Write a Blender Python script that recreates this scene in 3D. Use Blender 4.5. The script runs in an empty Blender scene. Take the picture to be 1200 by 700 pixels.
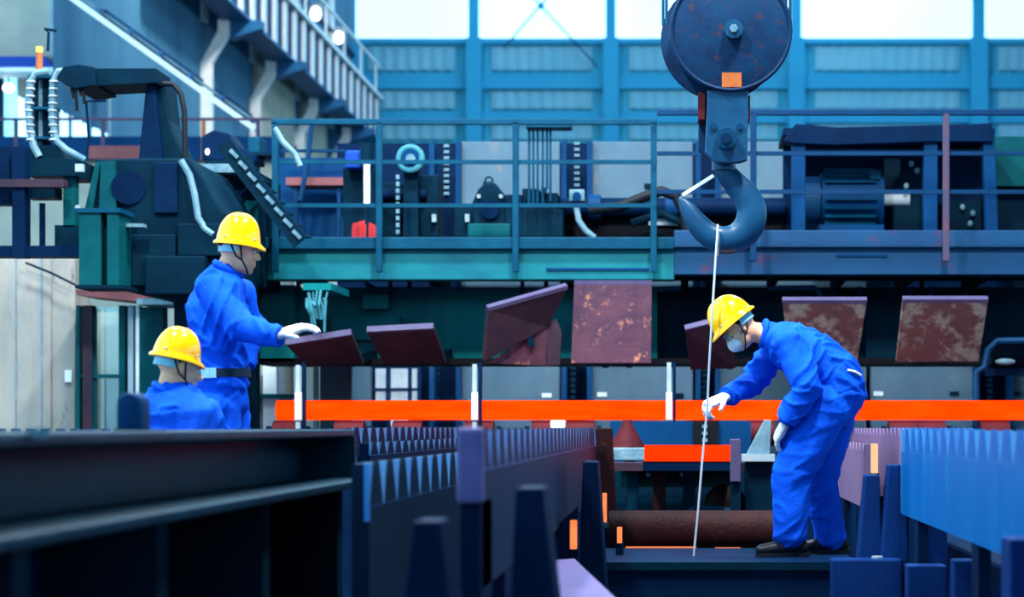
import bpy, bmesh, math, random
import numpy as np
from mathutils import Vector, Matrix, noise
random.seed(7)
SC = bpy.context.scene
COL = SC.collection
F, VX, VY, CZ = 2400.0, 805.0, 500.0, 1.5      # focal length in px of a 1200 px wide frame, vanishing point, eye height

# ------------------------------------------------------------------ camera
cd = bpy.data.cameras.new('camera'); cam = bpy.data.objects.new('camera', cd); COL.objects.link(cam)
cam.location = (0, 0, CZ); cam.rotation_euler = (math.pi/2, 0, 0)
cd.sensor_width = 36; cd.lens = 36*F/1200
cd.shift_x = -(VX-600)/1200; cd.shift_y = (VY-350)/1200
cd.clip_end = 500
cd.dof.use_dof = True; cd.dof.focus_distance = 12.2; cd.dof.aperture_fstop = 2.2
SC.camera = cam
# ------------------------------------------------------------------ sky
w = bpy.data.worlds.new('sky'); SC.world = w; w.use_nodes = True
bg = w.node_tree.nodes['Background']; bg.inputs[0].default_value = (0.35, 0.74, 1.0, 1); bg.inputs[1].default_value = 2.9
# ------------------------------------------------------------------ overhead lights of the hall (high bays, plus added fill at the back)
def area(name, loc, target, size, power, col=(1, 1, 1), shape='DISK', size_y=None):
    l = bpy.data.lights.new(name, 'AREA'); l.shape = shape; l.size = size; l.energy = power; l.color = col
    if size_y: l.size_y = size_y
    o = bpy.data.objects.new(name, l); COL.objects.link(o); o.location = loc
    o.rotation_euler = (Vector(target)-Vector(loc)).to_track_quat('-Z', 'Y').to_euler(); return o
area('overhead_or_fill_light', (-3.6, 8.2, 9.5), (-2.3, 10.2, 1.5), 0.7, 1350, (1, .97, .92))
area('overhead_or_fill_light', (1.6, 9.6, 9.5), (0.5, 12, 1.5), 0.7, 1300, (1, .97, .92))
area('overhead_or_fill_light', (-1.0, 14.6, 10.0), (-1.0, 15.5, 1.5), 0.7, 1250, (.85, .95, 1))
area('overhead_or_fill_light', (-5.0, 15.0, 10.0), (-5.0, 17.5, 1.5), 0.7, 750, (.85, .95, 1))
area('overhead_or_fill_light', (-5.5, 34.0, 13.0), (-9.6, 47, 9), 0.9, 1100, (1, .95, .86))  # added fill to brighten the crane columns
area('overhead_or_fill_light', (3.0, 44.0, 13.0), (3, 60, 10), 0.9, 420, (.75, .93, 1))  # added fill to lift the hazy back wall
SC.view_settings.view_transform = 'Standard'; SC.view_settings.look = 'None'
SC.view_settings.gamma = 1; SC.view_settings.exposure = 0.1; SC.view_settings.use_curve_mapping = False

# ================================================================== helpers
def lin(c, k=1.0):
    return tuple(min(1.0, (((v/255+.055)/1.055)**2.4 if v > 10 else v/255/12.92)*k) for v in c) + (1,)
MATS = {}
def mat(name, col, rough=.55, metal=0.0, col2=None, scale=2.5, rust=None, rust_amt=.5, bump=.15, bscale=40, stretch=None, spec=.12, k=1.0, coat=0):
    m = bpy.data.materials.new(name); m.use_nodes = True; nt = m.node_tree; N = nt.nodes; L = nt.links
    b = N['Principled BSDF']; b.inputs['Roughness'].default_value = rough; b.inputs['Metallic'].default_value = metal
    b.inputs['Specular IOR Level'].default_value = spec
    if coat: b.inputs['Coat Weight'].default_value = coat; b.inputs['Coat Roughness'].default_value = .08
    tc = N.new('ShaderNodeTexCoord'); src = tc.outputs['Object']
    if stretch:
        mp = N.new('ShaderNodeMapping'); mp.inputs['Scale'].default_value = stretch; L.new(src, mp.inputs[0]); src = mp.outputs[0]
    n = N.new('ShaderNodeTexNoise'); n.inputs['Scale'].default_value = scale; n.inputs['Detail'].default_value = 6; n.inputs['Roughness'].default_value = .65
    L.new(src, n.inputs['Vector'])
    r = N.new('ShaderNodeValToRGB'); r.color_ramp.elements[0].position = .35; r.color_ramp.elements[1].position = .68
    c1 = lin(col, k); c2 = lin(col2, k) if col2 else tuple(v*.72 for v in c1[:3])+(1,)
    r.color_ramp.elements[0].color = c1; r.color_ramp.elements[1].color = c2
    L.new(n.outputs[0], r.inputs[0]); out = r.outputs[0]
    if rust:
        n2 = N.new('ShaderNodeTexNoise'); n2.inputs['Scale'].default_value = scale*2.3; n2.inputs['Detail'].default_value = 8
        n2.inputs['Roughness'].default_value = .7; L.new(src, n2.inputs['Vector'])
        r2 = N.new('ShaderNodeValToRGB'); r2.color_ramp.elements[0].position = rust_amt; r2.color_ramp.elements[1].position = rust_amt+.1
        L.new(n2.outputs[0], r2.inputs[0])
        mx = N.new('ShaderNodeMix'); mx.data_type = 'RGBA'; L.new(r2.outputs[0], mx.inputs['Factor'])
        L.new(out, mx.inputs['A']); mx.inputs['B'].default_value = lin(rust, k); out = mx.outputs['Result']
    L.new(out, b.inputs['Base Color'])
    if bump:
        n3 = N.new('ShaderNodeTexNoise'); n3.inputs['Scale'].default_value = bscale; n3.inputs['Detail'].default_value = 5; L.new(src, n3.inputs['Vector'])
        bp = N.new('ShaderNodeBump'); bp.inputs['Strength'].default_value = bump; bp.inputs['Distance'].default_value = .02
        L.new(n3.outputs[0], bp.inputs['Height']); L.new(bp.outputs[0], b.inputs['Normal'])
    MATS[name] = m; return m
def emit(name, col, strength, col2=None):
    m = bpy.data.materials.new(name); m.use_nodes = True; nt = m.node_tree; N = nt.nodes; L = nt.links
    N.remove(N['Principled BSDF']); e = N.new('ShaderNodeEmission'); e.inputs[1].default_value = strength
    tc = N.new('ShaderNodeTexCoord'); mp = N.new('ShaderNodeMapping'); mp.inputs['Scale'].default_value = (.8, 4, 4)
    n = N.new('ShaderNodeTexNoise'); n.inputs['Scale'].default_value = 3; n.inputs['Detail'].default_value = 5
    r = N.new('ShaderNodeValToRGB'); r.color_ramp.elements[0].color = col+(1,); r.color_ramp.elements[1].color = (col2 or col)+(1,)
    r.color_ramp.elements[0].position = .4; r.color_ramp.elements[1].position = .65
    L.new(tc.outputs['Object'], mp.inputs[0]); L.new(mp.outputs[0], n.inputs[0]); L.new(n.outputs[0], r.inputs[0]); L.new(r.outputs[0], e.inputs[0])
    L.new(e.outputs[0], N['Material Output'].inputs[0]); MATS[name] = m; return m
def glass(name, tint, t=.85):
    m = bpy.data.materials.new(name); m.use_nodes = True; nt = m.node_tree; N = nt.nodes; L = nt.links
    N.remove(N['Principled BSDF']); a = N.new('ShaderNodeBsdfTransparent'); a.inputs[0].default_value = tint+(1,)
    g = N.new('ShaderNodeBsdfGlossy'); g.inputs['Roughness'].default_value = .15
    x = N.new('ShaderNodeMixShader'); x.inputs[0].default_value = 1-t
    L.new(a.outputs[0], x.inputs[1]); L.new(g.outputs[0], x.inputs[2]); L.new(x.outputs[0], N['Material Output'].inputs[0]); MATS[name] = m; return m

def P(x, y, Y):
    return Vector(((x-VX)/F*Y, Y, CZ-(y-VY)/F*Y))
def V(*a): return Vector(a)

class MB:
    def __init__(s): s.v = []; s.f = []
    def add(s, vs, fs):
        o = len(s.v); s.v += [Vector(p) for p in vs]; s.f += [tuple(i+o for i in f) for f in fs]; return s
    def hexa(s, p):   # 8 points: bottom ring 0-3, top ring 4-7
        return s.add(p, [(0,3,2,1), (4,5,6,7), (0,1,5,4), (1,2,6,5), (2,3,7,6), (3,0,4,7)])
    def box(s, a, b):
        x0, x1 = sorted((a[0], b[0])); y0, y1 = sorted((a[1], b[1])); z0, z1 = sorted((a[2], b[2]))
        return s.hexa([(x0,y0,z0),(x1,y0,z0),(x1,y1,z0),(x0,y1,z0),(x0,y0,z1),(x1,y0,z1),(x1,y1,z1),(x0,y1,z1)])
    def pbox(s, x0, y0, x1, y1, Y, d):      # box whose front at depth Y spans this rectangle of the frame
        return s.box(P(x0, y0, Y), P(x1, y1, Y)+V(0, d, 0))
    def prism(s, pts, ext):                 # planar polygon extruded by ext
        n = len(pts); e = Vector(ext); a = [Vector(p) for p in pts]
        return s.add(a+[p+e for p in a], [tuple(range(n))[::-1], tuple(range(n, 2*n))]+[(i, (i+1) % n, n+(i+1) % n, n+i) for i in range(n)])
    def pprism(s, pts, Y, d): return s.prism([P(x, y, Y) for x, y in pts], (0, d, 0))
    def bar(s, a, b, w, h=None, up=(0, 0, 1)):
        a, b = Vector(a), Vector(b); h = h or w; t = (b-a).normalized(); u = Vector(up)
        if abs(t.dot(u)) > .95: u = V(0, 1, 0)
        sx = t.cross(u).normalized()*w/2; sz = sx.cross(t).normalized()*h/2
        return s.hexa([a-sx-sz, a+sx-sz, b+sx-sz, b-sx-sz, a-sx+sz, a+sx+sz, b+sx+sz, b-sx+sz])
    def tube(s, pts, r, n=10, cap=True, flat=None):
        pts = [Vector(p) for p in pts]; rs = r if isinstance(r, (list, tuple)) else [r]*len(pts)
        o = len(s.v); u = None
        for i, p in enumerate(pts):
            t = (pts[min(i+1, len(pts)-1)]-pts[max(i-1, 0)]).normalized()
            if u is None: u = t.cross(V(0, 0, 1) if abs(t.z) < .9 else V(0, 1, 0)).normalized()
            u = (u-t*u.dot(t)).normalized(); w_ = t.cross(u)
            for k in range(n):
                a = 2*math.pi*k/n; q = u*math.cos(a)+w_*math.sin(a)
                if flat: q = q-Vector(flat).normalized()*q.dot(Vector(flat).normalized())*(1-Vector(flat).length)
                s.v.append(p+q*rs[i])
        for i in range(len(pts)-1):
            for k in range(n):
                s.f.append((o+i*n+k, o+i*n+(k+1) % n, o+(i+1)*n+(k+1) % n, o+(i+1)*n+k))
        if cap:
            s.f.append(tuple(o+k for k in range(n))[::-1]); s.f.append(tuple(o+(len(pts)-1)*n+k for k in range(n)))
        return s
    def cyl(s, a, b, r, n=20): return s.tube([a, b], r, n)
    def ell(s, c, r, nu=16, nv=10, rot=None):
        o = len(s.v); c = Vector(c); R = rot or Matrix.Identity(3)
        for j in range(1, nv):
            th = math.pi*j/nv
            for i in range(nu):
                ph = 2*math.pi*i/nu
                s.v.append(c+R @ V(r[0]*math.sin(th)*math.cos(ph), r[1]*math.sin(th)*math.sin(ph), r[2]*math.cos(th)))
        s.v.append(c+R @ V(0, 0, r[2])); s.v.append(c-R @ V(0, 0, r[2])); a = len(s.v)-2; b = a+1
        for j in range(nv-2):
            for i in range(nu):
                s.f.append((o+j*nu+i, o+(j+1)*nu+i, o+(j+1)*nu+(i+1) % nu, o+j*nu+(i+1) % nu))
        for i in range(nu):
            s.f.append((a, o+i, o+(i+1) % nu)); s.f.append((b, o+(nv-2)*nu+(i+1) % nu, o+(nv-2)*nu+i))
        return s
    def torus(s, c, R, r, axis=(0, 1, 0), n=28, m=8, a0=0, a1=2*math.pi):
        ax = Vector(axis).normalized(); u = ax.orthogonal().normalized(); w_ = ax.cross(u)
        full = abs(a1-a0-2*math.pi) < 1e-6
        pts = [Vector(c)+(u*math.cos(a0+(a1-a0)*i/n)+w_*math.sin(a0+(a1-a0)*i/n))*R for i in range(n+1)]
        return s.tube(pts, r, m, cap=not full)

ROOT = {}                                    # world base point of every top-level thing
def finish(o, smooth, bevel, angle=40):
    me = o.data
    bm = bmesh.new(); bm.from_mesh(me); bmesh.ops.recalc_face_normals(bm, faces=bm.faces)
    if bevel:
        es = [e for e in bm.edges if len(e.link_faces) == 2 and e.calc_face_angle(0) > .6]
        try: bmesh.ops.bevel(bm, geom=es, offset=bevel, segments=2, affect='EDGES', profile=.5, clamp_overlap=True)
        except Exception: pass
    bm.to_mesh(me); bm.free()
    if smooth:
        me.polygons.foreach_set('use_smooth', [True]*len(me.polygons))
        try: me.set_sharp_from_angle(angle=math.radians(angle))
        except Exception: pass
def build(mb, name, m, parent=None, label=None, cat=None, group=None, kind=None, smooth=False, bevel=0, angle=40):
    me = bpy.data.meshes.new(name); vs = mb.v
    if parent is None:
        xs = [p.x for p in vs]; ys = [p.y for p in vs]; zs = [p.z for p in vs]
        org = V((min(xs)+max(xs))/2, (min(ys)+max(ys))/2, min(zs))
    else: org = ROOT[parent.name]
    me.from_pydata([tuple(p-org) for p in vs], [], mb.f); me.update()
    o = bpy.data.objects.new(name, me); COL.objects.link(o); me.materials.append(MATS[m] if isinstance(m, str) else m)
    if parent is None: o.location = org
    else: o.parent = parent
    ROOT[o.name] = org
    finish(o, smooth, bevel, angle); tag(o, label, cat, group, kind); return o
def tag(o, label=None, cat=None, group=None, kind=None):
    for k_, v_ in (('label', label), ('category', cat), ('group', group), ('kind', kind)):
        if v_: o[k_] = v_
def thing(name, label, cat, loc, group=None, kind=None):
    o = bpy.data.objects.new(name, None); COL.objects.link(o); o.location = loc; o.empty_display_size = .1
    ROOT[o.name] = Vector(loc); tag(o, label, cat, group, kind); return o
def inst(src, parent, off):                  # a copied part, sharing its mesh, shifted
    c = src.copy(); COL.objects.link(c); c.parent = parent; c.location = src.location+Vector(off); ROOT[c.name] = ROOT[src.name]+Vector(off); return c
def B(): return MB()

# ================================================================== materials
mat('concrete_floor', (70, 78, 86), .8, col2=(45, 52, 60), scale=.6, bump=.3)
mat('wall_blue', (66, 186, 222), .6, col2=(52, 172, 216), scale=.25, bump=0, k=.72)  # background haze mixed into the colour
mat('girt_blue', (50, 168, 214), .6, col2=(42, 156, 206), scale=.5, bump=0, k=.72)  # kept near the wall tone, haze put into the colour
mat('sheet_teal', (70, 118, 146), .6, col2=(48, 92, 124), scale=.5, bump=0, stretch=(1, 1, .2))
mat('cream', (190, 184, 168), .8, col2=(160, 160, 152), scale=.8, bump=.05, k=.85)
mat('pale_concrete', (196, 190, 180), .85, col2=(150, 154, 154), scale=2.2, rust=(96, 104, 110), rust_amt=.62, bump=.15, stretch=(1, 1, .35), k=.62)
mat('pale_edge', (225, 228, 228), .7, col2=(200, 210, 215), bump=0)
mat('girder_blue', (32, 92, 138), .5, col2=(24, 76, 120), bump=0)
mat('deck_green', (20, 134, 146), .5, col2=(12, 104, 128), scale=1.6, rust=(40, 96, 112), rust_amt=.62, bump=.1, stretch=(1, 1, 2), k=.6)
mat('deck_blue', (28, 92, 142), .5, col2=(30, 78, 128), scale=1.4, rust=(92, 72, 112), rust_amt=.58, bump=.1, k=.5)
mat('rail_teal', (10, 92, 125), .5, col2=(8, 72, 108), scale=3, bump=.05, k=.5, spec=.06)
mat('rail_blue', (14, 70, 118), .5, col2=(12, 58, 102), scale=3, bump=.05, k=.5, spec=.06)
mat('rail_rusty', (100, 70, 92), .6, col2=(60, 70, 100), scale=5, bump=.1, k=.7)
mat('machine_green', (8, 98, 104), .5, col2=(5, 70, 86), scale=2, bump=.08, k=.62, spec=.05)
mat('machine_dark', (4, 46, 66), .55, col2=(3, 32, 54), scale=2, bump=.1, k=.62, spec=.03)
mat('machine_navy', (4, 38, 74), .55, col2=(4, 26, 58), scale=2, bump=.1, k=.66, spec=.03)
mat('machine_blue', (8, 72, 124), .5, col2=(7, 56, 106), scale=2, bump=.08, k=.6, spec=.05)
mat('black_void', (8, 14, 24), .8, col2=(5, 10, 18), bump=0)
mat('grey_panel', (96, 126, 146), .6, col2=(76, 104, 128), scale=1.2, rust=(128, 128, 130), rust_amt=.6, bump=.08, stretch=(1, 1, .5), k=.7)
mat('steel_pale', (180, 200, 212), .4, col2=(140, 165, 185), bump=0, k=.75)
mat('white_paint', (228, 234, 238), .5, col2=(200, 212, 220), bump=0)
mat('rust_plate', (106, 70, 86), .65, col2=(70, 54, 78), scale=3.2, rust=(205, 138, 112), rust_amt=.57, bump=.2, bscale=25, k=.7, spec=.06)
mat('rust_plate_pale', (118, 80, 80), .65, col2=(86, 66, 80), scale=2.2, rust=(150, 146, 140), rust_amt=.49, bump=.2, bscale=25, k=.7, spec=.06)
mat('plate_dark', (88, 66, 80), .6, col2=(58, 54, 76), scale=3, bump=.2, k=.5, spec=.06)
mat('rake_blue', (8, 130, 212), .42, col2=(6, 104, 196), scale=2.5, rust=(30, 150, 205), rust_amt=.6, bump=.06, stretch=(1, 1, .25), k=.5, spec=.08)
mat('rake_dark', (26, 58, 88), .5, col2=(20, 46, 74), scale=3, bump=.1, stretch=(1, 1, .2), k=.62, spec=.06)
mat('rake_lit', (96, 168, 240), .35, col2=(70, 140, 225), scale=3, bump=.05)  # light caught by notch facets and end edges put into the colour
mat('rake_notch_lit', (70, 168, 232), .4, col2=(60, 140, 220), scale=3, bump=.05, k=.5)  # dimmer copy of the painted light on notch facets
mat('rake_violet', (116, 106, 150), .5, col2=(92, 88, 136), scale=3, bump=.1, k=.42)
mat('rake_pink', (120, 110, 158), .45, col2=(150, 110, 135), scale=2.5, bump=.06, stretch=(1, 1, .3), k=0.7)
mat('lilac', (132, 122, 190), .6, col2=(110, 104, 172), scale=8, bump=.2, k=0.55)
mat('post_blue', (14, 56, 122), .5, col2=(10, 42, 100), scale=4, bump=.15, stretch=(1, 1, .4), k=.65, spec=.05)
mat('beam_fore', (8, 56, 78), .4, col2=(5, 38, 58), scale=3, bump=.15, k=.75, spec=.14)
mat('rust_roller', (72, 36, 38), .6, col2=(44, 26, 34), scale=4, rust=(96, 52, 46), rust_amt=.6, bump=.3, k=.4, spec=.05)
mat('red_brown', (120, 46, 54), .6, col2=(84, 36, 48), scale=5, bump=.1, k=.4, spec=.05)
mat('red_paint', (205, 56, 62), .5, col2=(180, 46, 54), bump=.05, k=.7)
mat('orange_pipe', (170, 100, 60), .5, col2=(120, 60, 50), bump=.05)
mat('orange_label', (205, 116, 56), .7, col2=(165, 88, 56), scale=14, bump=0, k=.7)
mat('yellow_cap', (225, 190, 90), .5, bump=0)
mat('hook_blue', (22, 88, 132), .35, col2=(14, 66, 108), scale=6, bump=.08, k=.6, spec=.2)
mat('hook_disc', (16, 62, 104), .5, col2=(16, 44, 82), scale=6, rust=(78, 50, 62), rust_amt=.57, bump=.08, k=.6, spec=.08)
mat('wire', (190, 200, 212), .4, metal=.3, bump=0)
mat('black_rubber', (20, 26, 34), .5, col2=(14, 18, 26), bump=.05)
mat('hose_pale', (130, 168, 184), .5, col2=(80, 124, 148), scale=6, bump=.2, k=.7)
mat('awning_blue', (14, 70, 170), .6, bump=0, k=.8)
mat('pink_beam', (150, 92, 98), .6, bump=0, k=.6)
emit('hot_steel', (2.2, .070, .0), 1.0, (2.6, .105, .002))
emit('hot_red', (1.9, .042, .001), 1.0, (2.1, .052, .002))
emit('amber_glow', (1.0, .24, .07), 1.0, (1.1, .36, .14))  # hot strips, and reflected glow painted as emission
mat('housing_green', (10, 118, 122), .5, col2=(6, 88, 100), scale=1.4, rust=(20, 84, 104), rust_amt=.6, bump=.08, stretch=(1, 1, .3), spec=.05)
mat('strand_teal', (70, 150, 168), .6, bump=0, k=.7)
emit('peach_reflection', (1.0, .58, .32), 1.0, (1.0, .66, .42))  # reflected glow of hot steel painted as emission
emit('lamp_glow', (1.0, 1.0, .95), 3.0)
glass('pane_glass', (.97, .985, 1.0), .93)
glass('pane_green', (.72, .90, .92), .9)
# ================================================================== the setting
fl = B().box((-16, -6, -.2), (18, 62, 0)); build(fl, 'floor', 'concrete_floor', label='dark concrete floor of the mill hall', kind='structure')
# ---- unseen roof and walls; skylight slots and window bands shaped to control the light
rf = thing('unseen_roof', 'unseen dark roof, skylight slots shaped for the light', 'roof', (3, 27, 15.5), kind='structure'); del rf['category']
for x0, x1 in ((-10.6, -6.0), (-3.3, 2.4), (5.0, 18)): build(B().box((x0, -8, 15.5), (x1, 27, 15.7)), 'unseen_roof_panel', 'sheet_teal', rf)
for x0, x1 in ((-10.6, -8), (-1.5, 1), (8, 18)): build(B().box((x0, 27, 15.5), (x1, 61, 15.7)), 'unseen_roof_panel', 'sheet_teal', rf)
wf = build(B().box((-10.6, -8.2, 0), (18, -8, 5.5)), 'unseen_wall_front', 'sheet_teal', label='unseen end wall behind the viewer, window band shaped for the light', kind='structure')
build(B().box((-10.6, -8.2, 9.5), (18, -8, 15.5)), 'unseen_upper_wall', 'sheet_teal', wf)
wr = build(B().box((17.7, -8, 0), (18, 61, 4.5)), 'unseen_wall_right', 'sheet_teal', label='unseen side wall right of the hall, window band shaped for the light', kind='structure')
build(B().box((17.7, -8, 9.5), (18, 61, 15.5)), 'unseen_upper_wall', 'sheet_teal', wr)
# ---- back wall: corrugated sheet, columns, girts, pale translucent panels
BY = 60.0
def corr(p0, p1, z0, z1, pitch, amp, nrm):
    m = B(); p0, p1 = Vector(p0), Vector(p1); n = int((p1-p0).length/pitch*2); nv = Vector(nrm); vs = []; fs = []
    for i in range(n+1):
        for q, e in ((0, 0), (1, 0)):
            pass
        p = p0.lerp(p1, i/n)+nv*(amp if i % 2 else 0)
        vs += [V(p.x, p.y, z0), V(p.x, p.y, z1)]
    for i in range(n): fs.append((2*i, 2*i+2, 2*i+3, 2*i+1))
    m.add(vs, fs); return m
zt = P(0, 48, BY).z; xl = P(400, 0, BY).x; xr = P(1340, 0, BY).x
wb = build(corr((xl, BY, 0), (xr, BY, 0), 0, zt, .34, .05, (0, -1, 0)), 'wall_back', 'wall_blue', label='blue corrugated end wall under a band of bright windows', kind='structure')
cols = [(405, 415), (549, 560), (710, 721), (927, 939), (1141, 1154), (1322, 1334)]
for a, b in cols:
    build(B().pbox(a-3, 44, b+4, 561, BY-.6, .5), 'column', 'girt_blue', wb)
    build(B().pbox(a, -60, b, 46, BY-.35, .3), 'mullion', 'girt_blue', wb)
for y0, y1 in ((45, 51), (87, 104), (131, 144)):
    build(B().pbox(405, y0, 1330, y1, BY-.25, .2), 'girt', 'girt_blue', wb)
mat('sheet_pale', (140, 206, 232), .6, col2=(118, 196, 228), scale=.6, bump=0, k=.62)
for i in range(5):
    a, b = cols[i][1]+16, cols[i+1][0]-16
    for y0, y1 in ((56, 83), (108, 128), (147, 164)):
        build(corr(P(a, 0, BY-.12), P(b, 0, BY-.12), P(0, y1, BY).z, P(0, y0, BY).z, .34, .05, (0, -1, 0)), 'translucent_sheet', 'sheet_pale', wb)
for i in range(5):
    a, b = cols[i][1], cols[i+1][0]
    wn = build(B().pbox(a, -60, b, 47, BY-.02, .03), 'window_%d' % (i+1), 'pane_glass', label='tall bright window pane high in the end wall', kind='structure')
br = thing('cross_brace', 'thin crossed steel tie rods in front of the bright window', 'brace', P(634, 50, BY-.7))
for a, b in (((590, 57), (690, -60)), ((700, 78), (572, -60))):
    build(B().bar(P(*a, BY-.7), P(*b, BY-.7), .045), 'tie_rod', 'rail_teal', br)
build(B().cyl(P(634, 7, BY-.8), P(634, 7, BY-.6), .1, 12), 'coupling', 'girt_blue', br)

# ---- left wall, crane columns, crane girder
WX = -9.75
wl = build(corr((WX, 31.5, 0), (WX, 60, 0), 6.4, 22, .5, .07, (1, 0, 0)), 'wall_left', 'sheet_teal', label='dark teal corrugated side wall running into the depth of the hall', kind='structure')
build(B().box((WX-.3, 34.5, 0), (WX-.02, 60, 6.4)), 'lower_wall', 'cream', wl)
for z in (8.3, 12.2): build(B().box((WX, 34, z), (WX+.12, 60, z+.12)), 'girt', 'machine_blue', wl)
for y0, y1 in ((45.9, 50.2), (51.3, 54.6)):
    build(B().box((WX+.02, y0, 6.5), (WX+.14, y1, 10.0)), 'cream_panel', 'cream', wl)
ck = 0
names = ['nearest of the row', 'second of the row', 'third of the row', 'farthest of the row']
for cy in (40.8, 45.4, 50.6, 55.5):
    c = thing('crane_column', 'pale crane column with a bracket under the girder, %s' % names[ck], 'column', (WX+.1, cy, 0), group='crane columns along the side wall')
    ck += 1
    build(B().box((WX+.06, cy, 0), (WX+.28, cy+.16, 8.75)), 'shaft', 'pale_edge', c)
    build(B().prism([(WX+.06, cy, 8.75), (WX+.28, cy, 8.75), (WX+.62, cy, 9.3), (WX+.62, cy, 9.62), (WX+.40, cy, 9.62), (WX+.40, cy, 9.38)], (0, .16, 0)), 'corbel', 'pale_edge', c)
    build(B().prism([(WX+.62, cy+.1, 9.62), (WX+.62, cy+.1, 9.25), (WX+1.25, cy+.1, 9.45), (WX+1.25, cy+.1, 9.62)], (0, .35, 0)), 'bracket', 'girder_blue', c)
    build(B().box((WX-.1, cy, 9.62), (WX+.12, cy+.45, 20)), 'upper_shaft', 'pale_edge', c)
g = thing('crane_girder', 'pale riveted crane runway girder with upright stiffeners along the side wall', 'girder', (-8.9, 47, 9.62))
build(B().box((-9.0, 36, 9.66), (-8.94, 59.4, 10.95)), 'web', 'machine_blue', g)
build(B().box((-9.25, 36, 10.95), (-8.80, 59.4, 11.05)), 'top_flange', 'pale_edge', g)
build(B().box((-9.25, 36, 9.6), (-8.72, 59.4, 9.66)), 'bottom_flange', 'girder_blue', g)
st = build(B().box((-8.94, 36.3, 9.67), (-8.89, 36.62, 10.94)), 'stiffener', 'pale_edge', g)
for k in range(1, 21): inst(st, g, (0, 1.12*k, 0))
build(B().bar((-8.9, 36, 11.9), (-8.9, 59.4, 11.9), .06), 'hand_rail', 'pale_edge', g)
for k in range(9): build(B().bar((-8.9, 37+2.7*k, 11.05), (-8.9, 37+2.7*k, 11.9), .05), 'rail_post', 'pale_edge', g)
for px, py, Y, lb in ((370, 16, 50, 'upper of two glowing wall lamps by the crane girder'), (397, 44, 56, 'lower glowing wall lamp beside the crane girder end')):
    L_ = thing('wall_lamp', lb, 'lamp', P(px, py+6, Y), group='wall lamps by the girder')
    build(B().ell(P(px, py, Y), (.14, .12, .18), 12, 8), 'bulb', 'lamp_glow', L_, smooth=True)
    build(B().prism([P(px-9, py-7, Y), P(px+9, py-7, Y), P(px+5, py-13, Y), P(px-5, py-13, Y)], (0, .3, 0)), 'shade', 'steel_pale', L_)
    build(B().bar(P(px, py-10, Y+.15), P(px-20, py-14, Y+.15), .06), 'bracket_arm', 'girder_blue', L_)

# ---- cream building block in the far left corner, awning, glazed openings
cb = thing('control_cabin', 'cream plastered cabin wall above a blue awning at the far left', 'cabin', P(30, 560, 34))
build(B().pbox(-70, -80, 80, 66, 34, 1.2), 'wall', 'cream', cb)
build(B().pbox(80, -80, 91, 72, 33.9, 1.3), 'corner_post', 'pale_edge', cb)
build(B().pbox(58, -20, 63, 66, 33.95, .1), 'downpipe', 'steel_pale', cb)
build(B().prism([P(-70, 66, 33.5), P(52, 66, 33.5), P(62, 79, 33.0), P(-70, 79, 33.0)], (0, .5, 0)), 'awning', 'awning_blue', cb)
build(B().pbox(-70, 79, 62, 84, 33.0, .6), 'awning_edge', 'white_paint', cb)
build(B().pbox(-70, 84, 20, 160, 34.3, .05), 'window_glass', 'pane_green', cb)
build(B().pbox(20, 84, 62, 112, 34.2, .4), 'lintel', 'cream', cb)
build(B().pbox(-70, 160, 62, 560, 34.2, .5), 'base_wall', 'machine_blue', cb)
for x in (-4, 34, 62): build(B().pbox(x, 84, x+4, 160, 34.1, .2), 'window_post', 'machine_blue', cb)
lm = thing('cabin_lamp', 'small round glowing lamp under the blue awning', 'lamp', P(10, 106, 33.6))
build(B().ell(P(10, 103, 33.6), (.1, .08, .08), 12, 8), 'bulb', 'lamp_glow', lm, smooth=True)
build(B().bar(P(10, 84, 33.6), P(10, 100, 33.6), .03), 'stem', 'steel_pale', lm)
gw = thing('glazed_screen', 'bright glazed screen with thin posts left of the dark machine column', 'screen', P(95, 162, 33.6))
for x0, x1 in ((66, 80), (82, 104), (106, 126)):
    build(B().pbox(x0, 104, x1, 160, 33.6, .04), 'pane', 'pane_glass', gw)
for x in (64, 80, 104, 126): build(B().pbox(x, 100, x+2, 162, 33.55, .1), 'post', 'steel_pale', gw)
build(B().pbox(64, 97, 128, 103, 33.5, .2), 'head_rail', 'machine_blue', gw)
bw = thing('low_wall', 'dark blue parapet wall behind the far left railing', 'parapet', P(150, 560, 33.4))
build(B().pbox(-60, 160, 330, 188, 33.0, .3), 'parapet', 'machine_blue', bw)
build(B().pbox(-60, 188, 330, 560, 33.2, .3), 'lower_face', 'cream', bw)
pb = build(B().pbox(104, 171, 164, 186, 27.0, .3), 'pink_beam', 'pink_beam', label='faded pink beam lying behind the dark machine column', cat='beam')

# ---- far left railing
fr = thing('far_guardrail', 'thin brownish railing far behind the left machine', 'railing', P(150, 190, 27.2))
build(B().pbox(-60, 138, 318, 141, 27.2, .04), 'top_rail', 'rail_rusty', fr)
for x in (16, 118, 236, 300): build(B().pbox(x, 140, x+4, 188, 27.2, .05), 'post', 'orange_pipe' if x in (236,) else 'rail_rusty', fr)
# ---- slanting pale conveyor truss
cv = thing('sloping_conveyor', 'pale sloping conveyor truss crossing the upper left wall', 'conveyor', P(185, 80, 28))
for off, wd in ((0, .075), (-9, .04)):
    build(B().bar(P(62, -18+off, 28+(.5 if off else 0)), P(300, 152+off, 28+(.5 if off else 0)), .12, wd), 'chord', 'pale_edge' if off == 0 else 'hose_pale', cv)
for k in range(7):
    t = k/6; x = 75+t*215; y = -9+t*154
    build(B().bar(P(x, y, 28.02), P(x+7, y-5, 28.5), .06), 'cross_tie', 'girder_blue', cv)

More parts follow.
